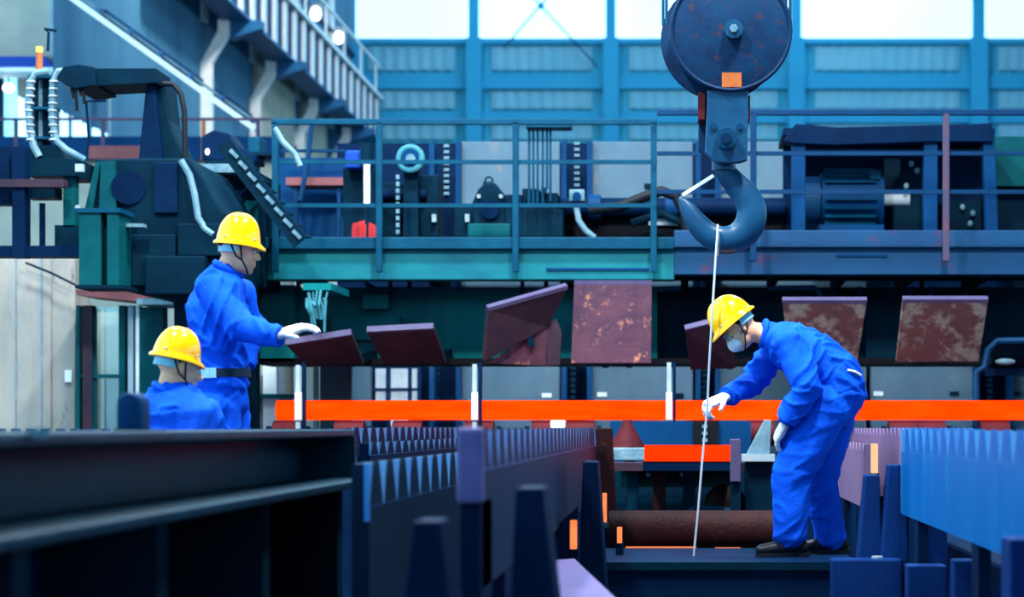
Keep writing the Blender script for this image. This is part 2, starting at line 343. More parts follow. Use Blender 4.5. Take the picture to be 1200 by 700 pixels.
# ================================================================== far machine wall behind the roller line (grey panels with chain slots)
PY = 20.6
hw = thing('furnace_wall', 'row of tall grey steel panels with dark slots behind the roller line', 'panel wall', P(760, 560, PY))
for (a, b, yt) in ((412, 434, 430), (540, 656, 166), (692, 812, 166), (842, 1015, 166), (1020, 1140, 430), (1186, 1330, 170)):
    build(B().pbox(a, yt, b, 565, PY, .12), 'panel', 'grey_panel', hw, bevel=.01)
for x in (503, 534, 658, 688, 815, 838, 1141, 1182):
    build(B().pbox(x, 166, x+6, 565, PY-.08, .2), 'slot_post', 'machine_blue', hw)
build(B().pbox(395, 168, 1330, 565, PY+.7, .1), 'dark_backing', 'machine_navy', hw)
for x, y in ((571, 215), (760, 217), (640, 463), (705, 462), (795, 463), (1029, 461), (1118, 461), (1190, 461)):
    build(B().pbox(x-5, y-2, x+6, y+3, PY-.03, .04), 'latch', 'white_paint' if x in (640, 705, 1029) else 'machine_dark', hw)
ci = 0
for x, y0, y1, lb in ((523, 168, 232, 'upright link chain in the first slot left of the panels above deck'), (676, 165, 232, 'upright link chain hanging between two grey panels above deck'),
                      (511, 428, 470, 'link chain below deck in slot left of the rusty plates'), (671, 428, 470, 'link chain below deck under the blotched upright plate'),
                      (826, 430, 530, 'link chain below deck behind the worker holding the wire'), (1160, 428, 470, 'link chain below deck in the slot at far right')):
    ch = thing('link_chain', lb, 'chain', P(x, y1, PY+.1), group='upright chains in the wall slots')
    n = int((y1-y0)/7); lk = None
    for k in range(n):
        y = y0+3+k*7
        if lk is None:
            y_first = y; lk = build(B().pbox(x-3.2, y-1.8, x+3.2, y+1.8, PY+.1, .05), 'link', 'hose_pale' if y0 < 300 else 'rail_teal', ch, bevel=.004)
        else: inst(lk, ch, P(x, y, PY)-P(x, y_first, PY))
    build(B().pbox(x-1.5, y0, x+1.5, y1, PY+.16, .03), 'chain_core', 'machine_dark', ch)
# bright openings seen under the deck on the left
lw = thing('lower_window', 'small bright window with dark crossbars under the low rusty plates', 'window', P(472, 520, PY+.3))
for a, b, c_, d_ in ((457, 432, 478, 455), (457, 458, 478, 502), (481, 432, 489, 470), (440, 432, 452, 470)):
    build(B().pbox(a, b, c_, d_, PY+.30, .03), 'pane', 'white_paint', lw)
build(B().pbox(436, 455, 492, 458, PY+.25, .06), 'crossbar', 'machine_blue', lw)
for x in (453, 478, 489): build(B().pbox(x, 430, x+4, 510, PY+.25, .06), 'upright', 'machine_blue', lw)
lf = thing('pale_frame', 'pale uprights and boards in front of the orange bar end', 'frame', P(330, 520, 18.5))
for x0, y0, x1, y1, m_ in ((308, 422, 324, 512, 'white_paint'), (326, 420, 334, 480, 'steel_pale'), (334, 424, 342, 470, 'cream'), (367, 424, 372, 474, 'steel_pale'),
                           (288, 440, 306, 512, 'pale_concrete'), (375, 430, 412, 474, 'grey_panel')):
    build(B().box(P(x0, y0, 19.6), V(P(x1, 0, 19.6).x, 19.68, 0)), 'upright', m_, lf)
build(B().pbox(286, 462, 345, 467, 19.55, .06), 'crossbar', 'machine_green', lf)

# unseen fill lamps added behind the housing flange to brighten the panels below
for i, px in enumerate((350, 480, 640, 800, 1080)):
    q0 = P(px, 408, 19.75 if px > 400 else 19.3)
    sl = thing('fill_lamp', 'unseen fill lamp added under the walkway', 'lamp', q0, group='added fill lamps under the walkway')
    build(B().box(q0+V(-.5, -.05, .0), q0+V(.5, .05, .06)), 'housing', 'machine_dark', sl)
    build(B().box(q0+V(-.48, -.02, -.03), q0+V(.48, .02, .0)), 'tube', 'lamp_glow', sl)
    build(B().box(q0+V(-.02, -.02, .06), V(q0.x+.02, q0.y+.02, P(0, 294, 20).z)), 'added_hanger_rod', 'machine_dark', sl)
    area('fill_light', q0+V(0, 0, -.05), q0+V(0, .6, -.5), .9, 14, (.75, .92, 1), 'RECTANGLE', .05)

# ================================================================== elevated walkway
DY = 18.0
zdk = P(0, 278, DY).z
wk = thing('walkway_platform', 'elevated steel walkway, green on the left turning violet blue on the right', 'platform', P(760, 327, DY))
build(B().pbox(303, 292, 790, 328, DY, .25), 'fascia_beam', 'deck_green', wk, bevel=.008)
build(B().pbox(303, 278, 790, 292, DY-.06, .3), 'edge_channel', 'rail_teal', wk, bevel=.008)
build(B().pbox(790, 290, 1330, 322, DY, .25), 'fascia_beam', 'deck_blue', wk, bevel=.008)
build(B().pbox(790, 270, 1330, 290, DY-.06, .3), 'edge_channel', 'deck_blue', wk, bevel=.008)
build(B().box(P(303, 278, DY)+V(0, .24, -.05), P(1330, 278, DY)+V(0, 2.4, .0)), 'deck_plate', 'machine_navy', wk)
build(B().pbox(303, 292, 1330, 328, DY+2.0, .2), 'rear_beam', 'machine_dark', wk)
for x in (345, 500, 660, 800, 905, 985, 1065, 1150):
    build(B().pbox(x, 300, x+7, 330, DY+.5, 1.4), 'joist', 'machine_dark', wk)
for x0, x1, y in ((640, 760, 314), (980, 1040, 298)):
    build(B().pbox(x0, y, x1, y+3, DY-.015, .02), 'seam_strip', 'machine_blue', wk)
# lower machine housing under the deck
mh = thing('machine_housing', 'dark green machine housing under the walkway', 'housing', P(600, 427, DY+.9))
build(B().pbox(298, 337, 770, 421, DY+.9, .5), 'front_plate', 'housing_green', mh)
build(B().pbox(770, 337, 1330, 424, DY+1.0, .5), 'front_plate', 'machine_dark', mh)
build(B().pbox(298, 334, 345, 424, DY+.6, .28), 'end_box', 'housing_green', mh)
build(B().pbox(388, 372, 468, 398, DY+.75, .2), 'step_plate', 'housing_green', mh)
build(B().pbox(425, 345, 455, 362, DY+.7, .25), 'junction_box', 'housing_green', mh)
build(B().pbox(298, 420, 1330, 427, DY+.6, .8), 'bottom_flange', 'black_void', mh)
build(B().pbox(1015, 372, 1060, 420, DY+.8, .3), 'cover', 'machine_dark', mh)
for x in (975, 1005, 1065, 1090, 1130, 1155): build(B().pbox(x, 336, x+5, 354, DY+.75, .3), 'rib', 'machine_navy', mh)
pi = thing('service_pipe', 'long thin service pipe running under the walkway beam', 'pipe', P(600, 345, DY+.5))
build(B().tube([P(428, 332, DY+.5), P(440, 339, DY+.5), P(560, 340, DY+.5), P(740, 340, DY+.5), P(798, 338, DY+.5)], .022, 8), 'pipe_run', 'rail_teal', pi, smooth=True)
build(B().tube([P(1010, 338, DY+.5), P(900, 338, DY+.5), P(955, 337, DY+.5), P(962, 346, DY+.5), P(966, 360, DY+.5)][1:], .022, 8), 'pipe_bend', 'rail_blue', pi, smooth=True)
for x in (455, 610, 690): build(B().pbox(x, 328, x+4, 346, DY+.46, .04), 'hanger', 'machine_dark', pi)
# left green housing between machine and walkway
gh = thing('green_cabinet', 'large dark green machine cabinet behind the standing worker', 'cabinet', P(290, 470, 17.6))
build(B().pbox(232, 200, 302, 335, 17.6, 1.0), 'body', 'machine_dark', gh, bevel=.01)
build(B().pbox(255, 235, 301, 332, 17.5, .1), 'front_plate', 'machine_green', gh, bevel=.01)
build(B().pbox(228, 192, 285, 202, 17.4, 1.2), 'top_plate', 'hose_pale', gh)
build(B().box(P(215, 336, 17.85), V(P(284, 0, 17.85).x, 18.6, 0)), 'plinth', 'machine_dark', gh)
for x0, y0, x1, y1 in ((250, 205, 300, 262), (300, 205, 258, 262)): build(B().bar(P(x0, y0, 17.48), P(x1, y1, 17.48), .02), 'brace', 'machine_navy', gh)

# ---- guardrail, left section
def rail(name, label, Y, xs, ytop, ymids, ybot, xa, xb, m, jog=None, rusty=()):
    t = thing(name, label, 'railing', P((xa+xb)/2, ybot, Y))
    if jog: build(B().tube([P(xa, ytop, Y), P(jog[0], ytop, Y), P(jog[0]+34, ytop-8, Y), P(xb, ytop-10, Y)], .03, 10), 'top_rail', m, t, smooth=True)
    else: build(B().bar(P(xa, ytop, Y), P(xb, ytop, Y), .05, .05), 'top_rail', m, t, bevel=.006)
    for y in ymids: build(B().bar(P(xa, y, Y+.01), P(xb, y, Y+.01), .03, .035), 'mid_rail', m, t)
    for x in xs:
        build(B().pbox(x-3.6, ytop, x+3.6, ybot, Y-.025, .05), 'post', 'rail_rusty' if x in rusty else m, t, bevel=.005)
    return t
rail('guardrail', 'teal guardrail along the left half of the elevated walkway', DY-.1, (322, 444, 604, 766), 143, (190, 241), 319, 318, 770, 'rail_teal')
rail('guardrail', 'blue guardrail with one rusty post along the right half of walkway', DY-.3, (883, 1109), 132, (180, 225), 306, 770, 1330, 'rail_blue', rusty=(1109,))
# ================================================================== machinery standing on the walkway
MY = 18.9
def T(name, label, cat, px, py, Y, group=None): return thing(name, label, cat, P(px, py, Y), group)
t = T('chain_wheel', 'round chain wheel with pale rim behind the left guardrail', 'wheel', 480, 280, MY)
build(B().torus(P(481, 186, MY), .105, .03, n=24), 'rim', 'strand_teal', t, smooth=True)
build(B().cyl(P(481, 186, MY-.03), P(481, 186, MY+.06), .09, 20), 'disc', 'machine_blue', t, smooth=True)
build(B().cyl(P(481, 186, MY-.07), P(481, 186, MY+.1), .045, 14), 'hub', 'hose_pale', t, smooth=True)
build(B().pbox(473, 196, 490, 278, MY+.1, .2), 'stand', 'machine_dark', t)
lk = None
for k in range(9):
    y = 205+k*8
    if lk is None: lk = build(B().pbox(464, y, 468, y+5, MY-.05, .03), 'link', 'hose_pale', t)
    else: inst(lk, t, P(464, y, MY)-P(464, 205, MY))
t = T('gear_box', 'dark lumpy gearbox with a lifting eye behind the left guardrail', 'gearbox', 572, 278, MY)
build(B().pprism([(556, 278), (553, 238), (560, 222), (568, 214), (580, 214), (588, 224), (592, 240), (592, 278)], MY, .5), 'casing', 'machine_dark', t, bevel=.02)
build(B().pbox(548, 262, 598, 278, MY-.05, .6), 'base', 'machine_green', t, bevel=.01)
build(B().torus(P(573, 212, MY+.2), .035, .01, n=14, m=6), 'lifting_eye', 'machine_dark', t)
build(B().cyl(P(574, 245, MY-.06), P(574, 245, MY), .09, 18), 'shaft_cover', 'machine_navy', t, smooth=True)
for x in (561, 587): build(B().cyl(P(x, 230, MY-.03), P(x, 230, MY), .02, 8), 'bolt', 'steel_pale', t)
t = T('valve_block', 'dark stepped valve block under the hanging rods', 'valve block', 625, 278, MY)
for x0, y0, x1 in ((592, 228, 612), (612, 221, 632), (632, 226, 654), (596, 245, 660)):
    build(B().pbox(x0, y0, x1, 278, MY+.03*(x0/20-29), .35), 'block', 'machine_dark', t, bevel=.01)
build(B().pbox(634, 220, 640, 227, MY, .1), 'knob', 'machine_blue', t)
build(B().pbox(585, 278, 665, 283, MY-.05, .5), 'base', 'machine_navy', t)
t = T('rod_hanger', 'flat plate with a row of thin rods hanging down behind railing', 'hanger', 642, 236, MY-.3)
build(B().pbox(616, 143, 669, 149, MY-.3, .25), 'plate', 'rail_teal', t)
for x, y in ((620, 240), (625, 240), (630, 238), (636, 240), (641, 222), (645, 236)):
    build(B().cyl(P(x, 149, MY-.2), P(x, y, MY-.2), .011, 6), 'rod', 'rail_teal', t)
t = T('motor', 'small blue motor with a dark pulley beside the white tube', 'motor', 415, 280, MY)
build(B().pbox(404, 176, 428, 197, MY, .25), 'body', 'awning_blue', t, bevel=.02)
build(B().cyl(P(430, 168, MY-.05), P(430, 196, MY-.05), .06, 14), 'pulley', 'machine_dark', t, smooth=True)
build(B().pbox(402, 197, 440, 278, MY+.2, .3), 'stand', 'machine_dark', t)
t = T('white_tube', 'short white upright tube behind the left guardrail', 'tube', 430, 280, MY-.4)
build(B().cyl(P(430, 192, MY-.4), P(430, 240, MY-.4), .03, 12), 'tube', 'white_paint', t, smooth=True)
build(B().cyl(P(430, 240, MY-.4), P(430, 278, MY-.4), .018, 8), 'stem', 'machine_dark', t)
t = T('red_bin', 'small red ribbed box standing on the walkway by the post', 'box', 425, 280, MY-.4)
build(B().pprism([(412, 280), (413, 262), (428, 258), (441, 265), (441, 280)], MY-.4, .25), 'box', 'red_paint', t)
for x in (417, 422, 427, 432, 437): build(B().pbox(x, 263, x+2, 279, MY-.42, .03), 'rib', 'red_paint', t)
t = T('dark_drive', 'long dark drive unit with covers between the wheel and gearbox', 'drive', 500, 278, MY+.3)
for x0, y0, x1 in ((436, 214, 470), (440, 245, 505), (490, 205, 514), (532, 240, 560)):
    build(B().pbox(x0, y0, x1, 278, MY+.3+(x0 % 7)*.01, .4), 'cover', 'machine_dark', t, bevel=.01)
build(B().cyl(P(440, 228, MY+.25), P(500, 228, MY+.25), .05, 12), 'shaft', 'machine_navy', t, smooth=True)
for x in (487, 506, 545): build(B().pbox(x, 251, x+5, 260, MY+.24, .05), 'pale_tag', 'steel_pale', t)
t = T('cable_hose', 'black flexible hose looping over the deck right of the panels', 'hose', 760, 278, MY)
build(B().tube([P(690, 246, MY), P(725, 243, MY), P(752, 232, MY), P(775, 224, MY), P(792, 230, MY), P(802, 250, MY), P(806, 277, MY)], .05, 10), 'hose', 'black_rubber', t, smooth=True)
build(B().tube([P(740, 262, MY+.1), P(775, 250, MY+.1), P(800, 262, MY+.1)], .035, 8), 'second_loop', 'machine_dark', t, smooth=True)
t = T('bracket_roller', 'pale bracket with a roller at the foot of the hanging chain', 'bracket', 676, 280, MY)
build(B().pbox(667, 222, 685, 236, MY, .15), 'bracket', 'hose_pale', t, bevel=.01)
build(B().cyl(P(676, 230, MY-.05), P(676, 230, MY), .04, 14), 'roller', 'machine_blue', t)
build(B().tube([P(675, 240, MY), P(678, 258, MY), P(686, 270, MY), P(697, 279, MY)], .028, 8), 'bent_pipe', 'hose_pale', t, smooth=True)
t = T('shaft_line', 'long horizontal dark shaft across the deck behind guardrail', 'shaft', 740, 278, MY+.5)
build(B().cyl(P(650, 243, MY+.5), P(920, 243, MY+.5), .09, 14), 'shaft', 'machine_navy', t, smooth=True)
build(B().pbox(655, 252, 920, 280, MY+.6, .3), 'bed', 'black_void', t)
for x in (690, 780, 870): build(B().cyl(P(x, 243, MY+.5), P(x+14, 243, MY+.5), .12, 16), 'collar', 'machine_blue', t, smooth=True)
build(B().pbox(760, 256, 800, 264, MY+.55, .05), 'plate', 'steel_pale', t)
# motor with its steel frame on the right
t = T('motor_enclosure', 'dark steel frame housing the big motor on the walkway', 'frame', 1040, 272, MY-.3)
for x0, x1, s in ((928, 944, 0), (1083, 1099, 0), (1152, 1166, 4)):
    build(B().pprism([(x0, 158), (x1, 158), (x1+s, 274), (x0+s, 274)], MY-.3, .14), 'post', 'machine_blue', t, bevel=.008)
build(B().pprism([(918, 165), (932, 145), (980, 149), (1120, 146), (1163, 144), (1163, 166), (1090, 166), (980, 170), (930, 168)], MY-.35, .25), 'top_beam', 'machine_navy', t, bevel=.008)
build(B().pbox(918, 160, 928, 274, MY+.6, .12), 'rear_post', 'machine_navy', t)
build(B().pbox(918, 150, 1166, 158, MY-.1, 1.0), 'roof_plate', 'machine_navy', t)
build(B().pbox(930, 170, 1160, 275, MY+1.0, .08), 'rear_plate', 'machine_navy', t)
t = T('electric_motor', 'big blue ribbed electric motor inside the steel frame', 'motor', 990, 272, MY)
cz = P(0, 230, MY).z; xa = P(964, 0, MY).x; xb = P(1032, 0, MY).x; yc = MY+.32
build(B().cyl((xa, yc, cz), (xb, yc, cz), .25, 28), 'barrel', 'machine_blue', t, smooth=True)
fn = None
for k in range(11):
    a = math.radians(100+k*17); p = V(0, math.cos(a), math.sin(a))
    build(B().bar(V(xa+.03, yc, cz)+p*.27, V(xb-.03, yc, cz)+p*.27, .012, .05, up=p), 'cooling_fin', 'rail_teal', t)
build(B().cyl((xa-.17, yc, cz), (xa-.01, yc, cz), .22, 24), 'fan_cowl', 'deck_blue', t, smooth=True)
build(B().cyl((xb, yc, cz), (xb+.04, yc, cz), .28, 24), 'end_flange', 'machine_blue', t, smooth=True)
build(B().cyl((xb+.04, yc, cz), (xb+.3, yc, cz), .06, 14), 'shaft', 'steel_pale', t, smooth=True)
build(B().pbox(960, 263, 1036, 273, MY+.05, .55), 'foot', 'machine_blue', t)
build(B().pbox(1020, 200, 1032, 210, MY+.1, .2), 'terminal_box', 'rail_teal', t)
t = T('brake_unit', 'dark brake unit with small shiny fittings right of the motor', 'brake', 1120, 273, MY+.3)
build(B().pprism([(1046, 274), (1046, 220), (1058, 200), (1076, 196), (1084, 215), (1084, 274)], MY+.3, .3), 'casing', 'machine_dark', t, bevel=.015)
build(B().cyl(P(1125, 215, MY+.3), P(1125, 215, MY+.5), .26, 24), 'drum', 'machine_navy', t, smooth=True)
build(B().pbox(1108, 235, 1150, 274, MY+.2, .3), 'base', 'machine_dark', t)
for x, y in ((1068, 192), (1075, 200), (1062, 218), (1128, 243), (1140, 250), (1137, 262)):
    build(B().ell(P(x, y, MY+.15), (.025, .02, .03), 8, 6), 'fitting', 'hose_pale', t)
build(B().pbox(1037, 186, 1055, 222, MY+.6, .05), 'pale_plate', 'grey_panel', t)
t = T('end_panel', 'flat dark teal panel at the far right end of the walkway', 'panel', 1230, 273, MY+.6)
build(B().pbox(1166, 160, 1330, 218, MY+.6, .1), 'panel', 'machine_green', t); build(B().pbox(1168, 218, 1330, 274, MY+.8, .2), 'base', 'machine_dark', t)

# ================================================================== stair flight left of the walkway
t = T('steel_stair', 'steep steel stair with pale treads left of the walkway', 'stair', 310, 280, 17.0)
for d in (0, .55): build(B().bar(P(262, 168, 17.0+d), P(352, 284, 17.0+d), .04, .14), 'stringer', 'machine_dark', t)
tr = None
for k in range(8):
    x, y = 270+k*10.5, 176+k*13.5
    if tr is None: tr = build(B().bar(P(x, y, 16.98), P(x+9, y+9, 16.98), .03, .03), 'nosing', 'hose_pale', t); f0 = (x, y)
    else: inst(tr, t, P(x, y, 16.98)-P(*f0, 16.98))
    build(B().box(P(x-4, y, 17.0), P(x+8, y+2, 17.0)+V(0, .55, 0)), 'tread', 'rail_teal', t)
build(B().tube([P(322, 150, 17.05), P(331, 166, 17.05), P(345, 180, 17.05), P(352, 195, 17.05)], .025, 8), 'hand_rail', 'hose_pale', t, smooth=True)
t = T('winch_unit', 'small dark winch with a bright lamp at the stair head', 'winch', 262, 190, 18.3)
build(B().pprism([(236, 188), (236, 160), (250, 152), (268, 156), (278, 170), (300, 182), (300, 190)], 18.3, .4), 'casing', 'machine_navy', t, bevel=.015)
build(B().ell(P(243, 178, 18.28), (.02, .02, .03), 8, 6), 'lamp', 'lamp_glow', t)
build(B().pbox(290, 160, 304, 184, 18.5, .3), 'motor', 'rail_teal', t, bevel=.01)
build(B().pbox(278, 178, 318, 182, 18.4, .3), 'plate', 'machine_dark', t)
build(B().box(P(240, 188, 18.3), V(P(298, 0, 18.3).x, 18.55, P(0, 192, 17.4).z)), 'stand', 'machine_dark', t)
t = T('brown_bench', 'thin reddish plank shelf behind the walkway end post', 'shelf', 370, 230, 20.0)
build(B().pbox(335, 208, 405, 217, 20.0, .4), 'plank', 'pink_beam', t)
for x in (345, 395): build(B().pbox(x, 217, x+4, 278, 20.05, .05), 'leg', 'rail_blue', t)
build(B().tube([P(365, 146, 19.9), P(360, 195, 19.9), P(352, 235, 19.9)], .025, 8), 'strut', 'rail_blue', t)
build(B().pbox(330, 175, 404, 178, 20.1, .05), 'rail', 'rail_blue', t)
build(B().pbox(325, 185, 405, 280, 20.5, .1), 'rear_plate', 'machine_blue', t)

# ================================================================== big dark machine at left
LY = 16.0
t = T('forge_manipulator', 'dark machine with a tapered column and overhanging arm at left', 'machine', 180, 350, LY)
build(B().pprism([(112, 187), (160, 185), (222, 185), (240, 210), (262, 250), (262, 340), (200, 352), (140, 340), (100, 250)], LY, 1.3), 'body', 'machine_dark', t, bevel=.02)
build(B().pprism([(162, 187), (171, 97), (180, 96), (190, 188)], LY+.1, .5), 'column', 'machine_navy', t, bevel=.01)
build(B().pprism([(178, 186), (176, 97), (192, 95), (197, 140), (215, 187)], LY+.2, .4), 'column_gusset', 'machine_dark', t, bevel=.01)
build(B().pprism([(84, 86), (100, 80), (183, 80), (183, 97), (100, 101), (84, 96)], LY, .45), 'arm', 'machine_dark', t, bevel=.004)
build(B().pprism([(66, 90), (74, 78), (92, 75), (110, 78), (112, 100), (88, 104), (74, 98)], LY-.1, .6), 'arm_head', 'machine_dark', t, bevel=.008)
build(B().cyl(P(150, 220, LY-.05), P(150, 220, LY+.02), .13, 22), 'bearing_cover', 'machine_navy', t, smooth=True)
build(B().pprism([(118, 190), (134, 188), (136, 250), (116, 250)], LY-.06, .1), 'side_strut', 'machine_green', t)
build(B().pprism([(98, 250), (112, 190), (118, 190), (108, 250)], LY-.04, .1), 'slanted_plate', 'machine_green', t)
build(B().pbox(180, 190, 208, 250, LY-.04, .08), 'cover_plate', 'machine_navy', t, bevel=.01)
build(B().pbox(140, 262, 168, 266, LY-.3, .1), 'pale_pin', 'hose_pale', t)
for i, (x, y) in enumerate(((85, 115), (89, 130), (94, 112), (98, 122))):
    build(B().tube([P(x, 95, LY-.05), P(x-1, 105, LY-.05), P(x+1, y, LY-.05)], .014, 6), 'hanging_cable', 'black_rubber', t)
build(B().tube([P(190, 98, LY+.2), P(203, 99, LY+.2), P(212, 110, LY+.2), P(216, 130, LY+.2), P(217, 186, LY+.2)], .022, 8), 'black_hose', 'black_rubber', t, smooth=True)
build(B().tube([P(212, 188, LY-.05), P(222, 205, LY-.05), P(228, 228, LY-.05), P(232, 255, LY-.05), P(240, 268, LY-.05), P(250, 275, LY-.05)], .026, 8), 'pale_hose', 'hose_pale', t, smooth=True)
for x0, y0, x1, y1, dy in ((150, 275, 205, 335, 0), (208, 262, 258, 300, .02), (170, 300, 240, 345, -.05)):
    build(B().pbox(x0, y0, x1, y1, LY-.08+dy, .12), 'panel', 'machine_dark', t, bevel=.01)
build(B().tube([P(101, 186, LY), P(104, 160, LY), P(101, 119, LY), P(124, 118, LY)], .012, 6), 'lever', 'machine_navy', t)
build(B().box(P(204, 345, LY+.6), V(P(262, 0, LY+.6).x, LY+1.2, 0)), 'plinth', 'machine_dark', t)
t = T('green_pillar', 'bright green boxed steel pillar under the dark machine', 'pillar', 116, 336, LY-.5)
build(B().pbox(92, 248, 118, 336, LY-.5, .35), 'near_flange', 'machine_green', t, bevel=.008)
build(B().pbox(118, 252, 126, 334, LY-.4, .25), 'web', 'machine_dark', t)
build(B().pbox(125, 248, 139, 336, LY-.5, .35), 'far_flange', 'machine_green', t, bevel=.008)
build(B().pbox(88, 244, 141, 249, LY-.52, .4), 'cap_plate', 'rail_teal', t)
build(B().pbox(88, 334, 145, 338, LY-.52, .4), 'base_plate', 'machine_dark', t)
t = T('hose_tower', 'bundle of pale ribbed hoses looping around dark pipes at far left', 'hoses', 55, 190, LY)
build(B().tube([P(58, 84, LY), P(42, 86, LY), P(36, 96, LY), P(33, 122, LY), P(35, 150, LY), P(40, 172, LY), P(46, 184, LY)], .03, 8), 'outer_hose', 'hose_pale', t, smooth=True)
build(B().tube([P(84, 82, LY), P(68, 84, LY), P(62, 96, LY), P(61, 140, LY), P(66, 165, LY), P(78, 176, LY), P(100, 188, LY)], .028, 8), 'inner_hose', 'hose_pale', t, smooth=True)
for k in range(9):
    for x in (34+abs(4-k)*.6, 61.5+abs(4-k)*.4):
        build(B().torus(P(x, 96+k*8.5, LY), .03, .009, axis=(0, 0, 1), n=10, m=5), 'hose_ring', 'steel_pale', t)
for x in (43, 48, 53, 57): build(B().cyl(P(x, 88, LY+.1), P(x, 182, LY+.1), .02, 8), 'pipe', 'machine_dark' if x != 48 else 'hose_pale', t, smooth=True)
for y in (88, 125, 160): build(B().pbox(33, y, 64, y+3, LY-.02, .15), 'clamp', 'rail_teal', t)
build(B().pprism([(36, 170), (68, 170), (76, 186), (90, 192), (30, 192)], LY, .4), 'base', 'machine_dark', t, bevel=.01)
build(B().cyl(P(46, 86, LY+.1), P(46, 62, LY+.1), .028, 10), 'brown_pipe', 'orange_pipe', t, smooth=True)
build(B().cyl(P(46, 62, LY+.1), P(46, 55, LY+.1), .03, 10), 'pipe_cap', 'yellow_cap', t, smooth=True)
build(B().tube([P(56, 60, LY+.2), P(57, 38, LY+.2), P(52, 34, LY+.2), P(66, 36, LY+.2)], .012, 6), 'thin_hook', 'machine_dark', t)
t = T('post_rack', 'dark navy post and beam frame at the left edge', 'frame', 40, 302, LY-.3)
build(B().pbox(14, 172, 29, 302, LY-.33, .14), 'post', 'machine_navy', t)
build(B().pbox(-20, 172, 11, 240, LY-.2, .14), 'post', 'machine_navy', t)
build(B().pbox(-20, 210, 75, 219, LY-.36, .1), 'beam', 'plate_dark', t)
build(B().pbox(-20, 288, 92, 301, LY-.3, .2), 'lower_beam', 'machine_navy', t)
build(B().pbox(30, 186, 90, 206, LY-.2, .5), 'table', 'machine_dark', t)
build(B().pbox(74, 206, 88, 266, LY-.1, .1), 'green_post', 'machine_green', t)
build(B().pbox(64, 264, 92, 288, LY-.1, .2), 'block', 'machine_dark', t)
build(B().pbox(30, 218, 64, 232, LY-.1, .2), 'dark_rail', 'machine_dark', t)
build(B().pbox(88, 192, 97, 201, LY-.36, .05), 'pale_label', 'steel_pale', t)
build(B().cyl(P(91, 243, LY-.3), P(91, 243, LY-.36), .02, 8), 'lamp_knob', 'steel_pale', t)
build(B().pbox(46, 238, 51, 288, LY+.2, .05), 'thin_post', 'machine_blue', t)
# pale pier and window frames under the left machine
t = T('concrete_pier', 'broad pale concrete pier at the left edge', 'pier', 30, 520, 18.6)
build(B().pbox(-70, 303, 60, 540, 18.6, .5), 'slab', 'pale_concrete', t, bevel=.01)
build(B().pbox(60, 303, 88, 540, 18.62, .5), 'return_slab', 'pale_concrete', t, bevel=.01)
for x_ in (-22, 18, 48): build(B().pbox(x_, 303, x_+1.6, 540, 18.595, .02), 'joint', 'hose_pale', t)
build(B().pbox(76, 434, 84, 448, 18.6, .04), 'notice', 'white_paint', t)
build(B().tube([P(30, 308, 18.5), P(60, 320, 18.5), P(88, 334, 18.5)], .012, 6), 'cable', 'machine_dark', t)
t = T('window_screen', 'green framed glazed screen between the pale pier and green post', 'screen', 145, 520, 18.3)
for x0, x1, m_ in ((89, 93, 'machine_green'), (97, 108, 'plate_dark'), (139, 146, 'machine_green'), (150, 156, 'steel_pale'), (159, 163, 'white_paint')):
    build(B().box(P(x0, 358, 18.3), V(P(x1, 0, 18.3).x, 18.42, 0)), 'upright', m_, t)
build(B().pbox(163, 360, 192, 540, 18.25, .15), 'green_post', 'machine_green', t, bevel=.01)
build(B().pbox(89, 439, 146, 443, 18.32, .08), 'crossbar', 'machine_green', t)
build(B().pbox(108, 362, 112, 540, 18.33, .05), 'mullion', 'machine_green', t)
for x0, x1 in ((93, 97), (112, 122), (124, 139)): build(B().pbox(x0, 360, x1, 540, 18.4, .03), 'pane', 'pane_green', t)
build(B().pbox(93, 366, 160, 540, 19.2, .1), 'rear_board', 'cream', t)
t = T('reddish_shelf', 'flat reddish plate on top of the green framed screen', 'shelf', 145, 355, 18.2)
build(B().prism([P(88, 340, 18.1), P(162, 338, 18.1), P(205, 352, 18.1), P(196, 357, 18.1), P(90, 346, 18.1)], (0, .7, 0)), 'plate', 'pink_beam', t)
build(B().pbox(160, 350, 203, 357, 18.08, .6), 'edge', 'hose_pale', t)

# ================================================================== rusty flap plates under the deck
def flap(label, quad, Ys, th, m, edge=None, extra=None):
    pts = [P(x, y, Y) for (x, y), Y in zip(quad, Ys)]     # bottom-left, bottom-right, top-right, top-left
    n = (pts[1]-pts[0]).cross(pts[3]-pts[0]).normalized()
    if n.y < 0: n = -n
    t = thing('flap_plate', label, 'plate', (pts[0]+pts[1])/2, group='rusty flap plates under the walkway')
    build(B().prism(pts, n*th), 'plate', m, t, bevel=.006)
    e = B().bar(pts[3]+n*th/2, pts[2]+n*th/2, th*1.02, .035, up=pts[3]-pts[0]); build(e, 'lit_top_edge', edge or 'rake_violet', t)  # paler violet paints the light caught by the top edge
    h = (pts[0]*.5+pts[1]*.5)+n*th
    build(B().bar(h+V(-.05, 0, 0), V(h.x-.05, 18.95, h.z+.1), .05, .08), 'hinge_arm', 'machine_dark', t)
    build(B().bar(h+V(.15, 0, 0), V(h.x+.15, 18.95, h.z+.1), .05, .08), 'hinge_arm', 'machine_dark', t)
    return t
Yp = 17.4
flap('low tilted rusty plate beside the gloved hand, leftmost', [(360, 431), (426, 427), (412, 393), (335, 405)], [Yp+.25, Yp+.25, Yp-.35, Yp-.35], .05, 'plate_dark')
flap('low tilted rusty plate, second from the left', [(450, 428), (523, 427), (508, 386), (430, 390)], [Yp+.25, Yp+.25, Yp-.3, Yp-.3], .05, 'plate_dark')
t = flap('large dark plate slanting up beside the blotched upright plate', [(568, 424), (642, 384), (666, 337), (573, 363)], [Yp-.1, Yp+.1, Yp-.1, Yp-.3], .06, 'plate_dark')
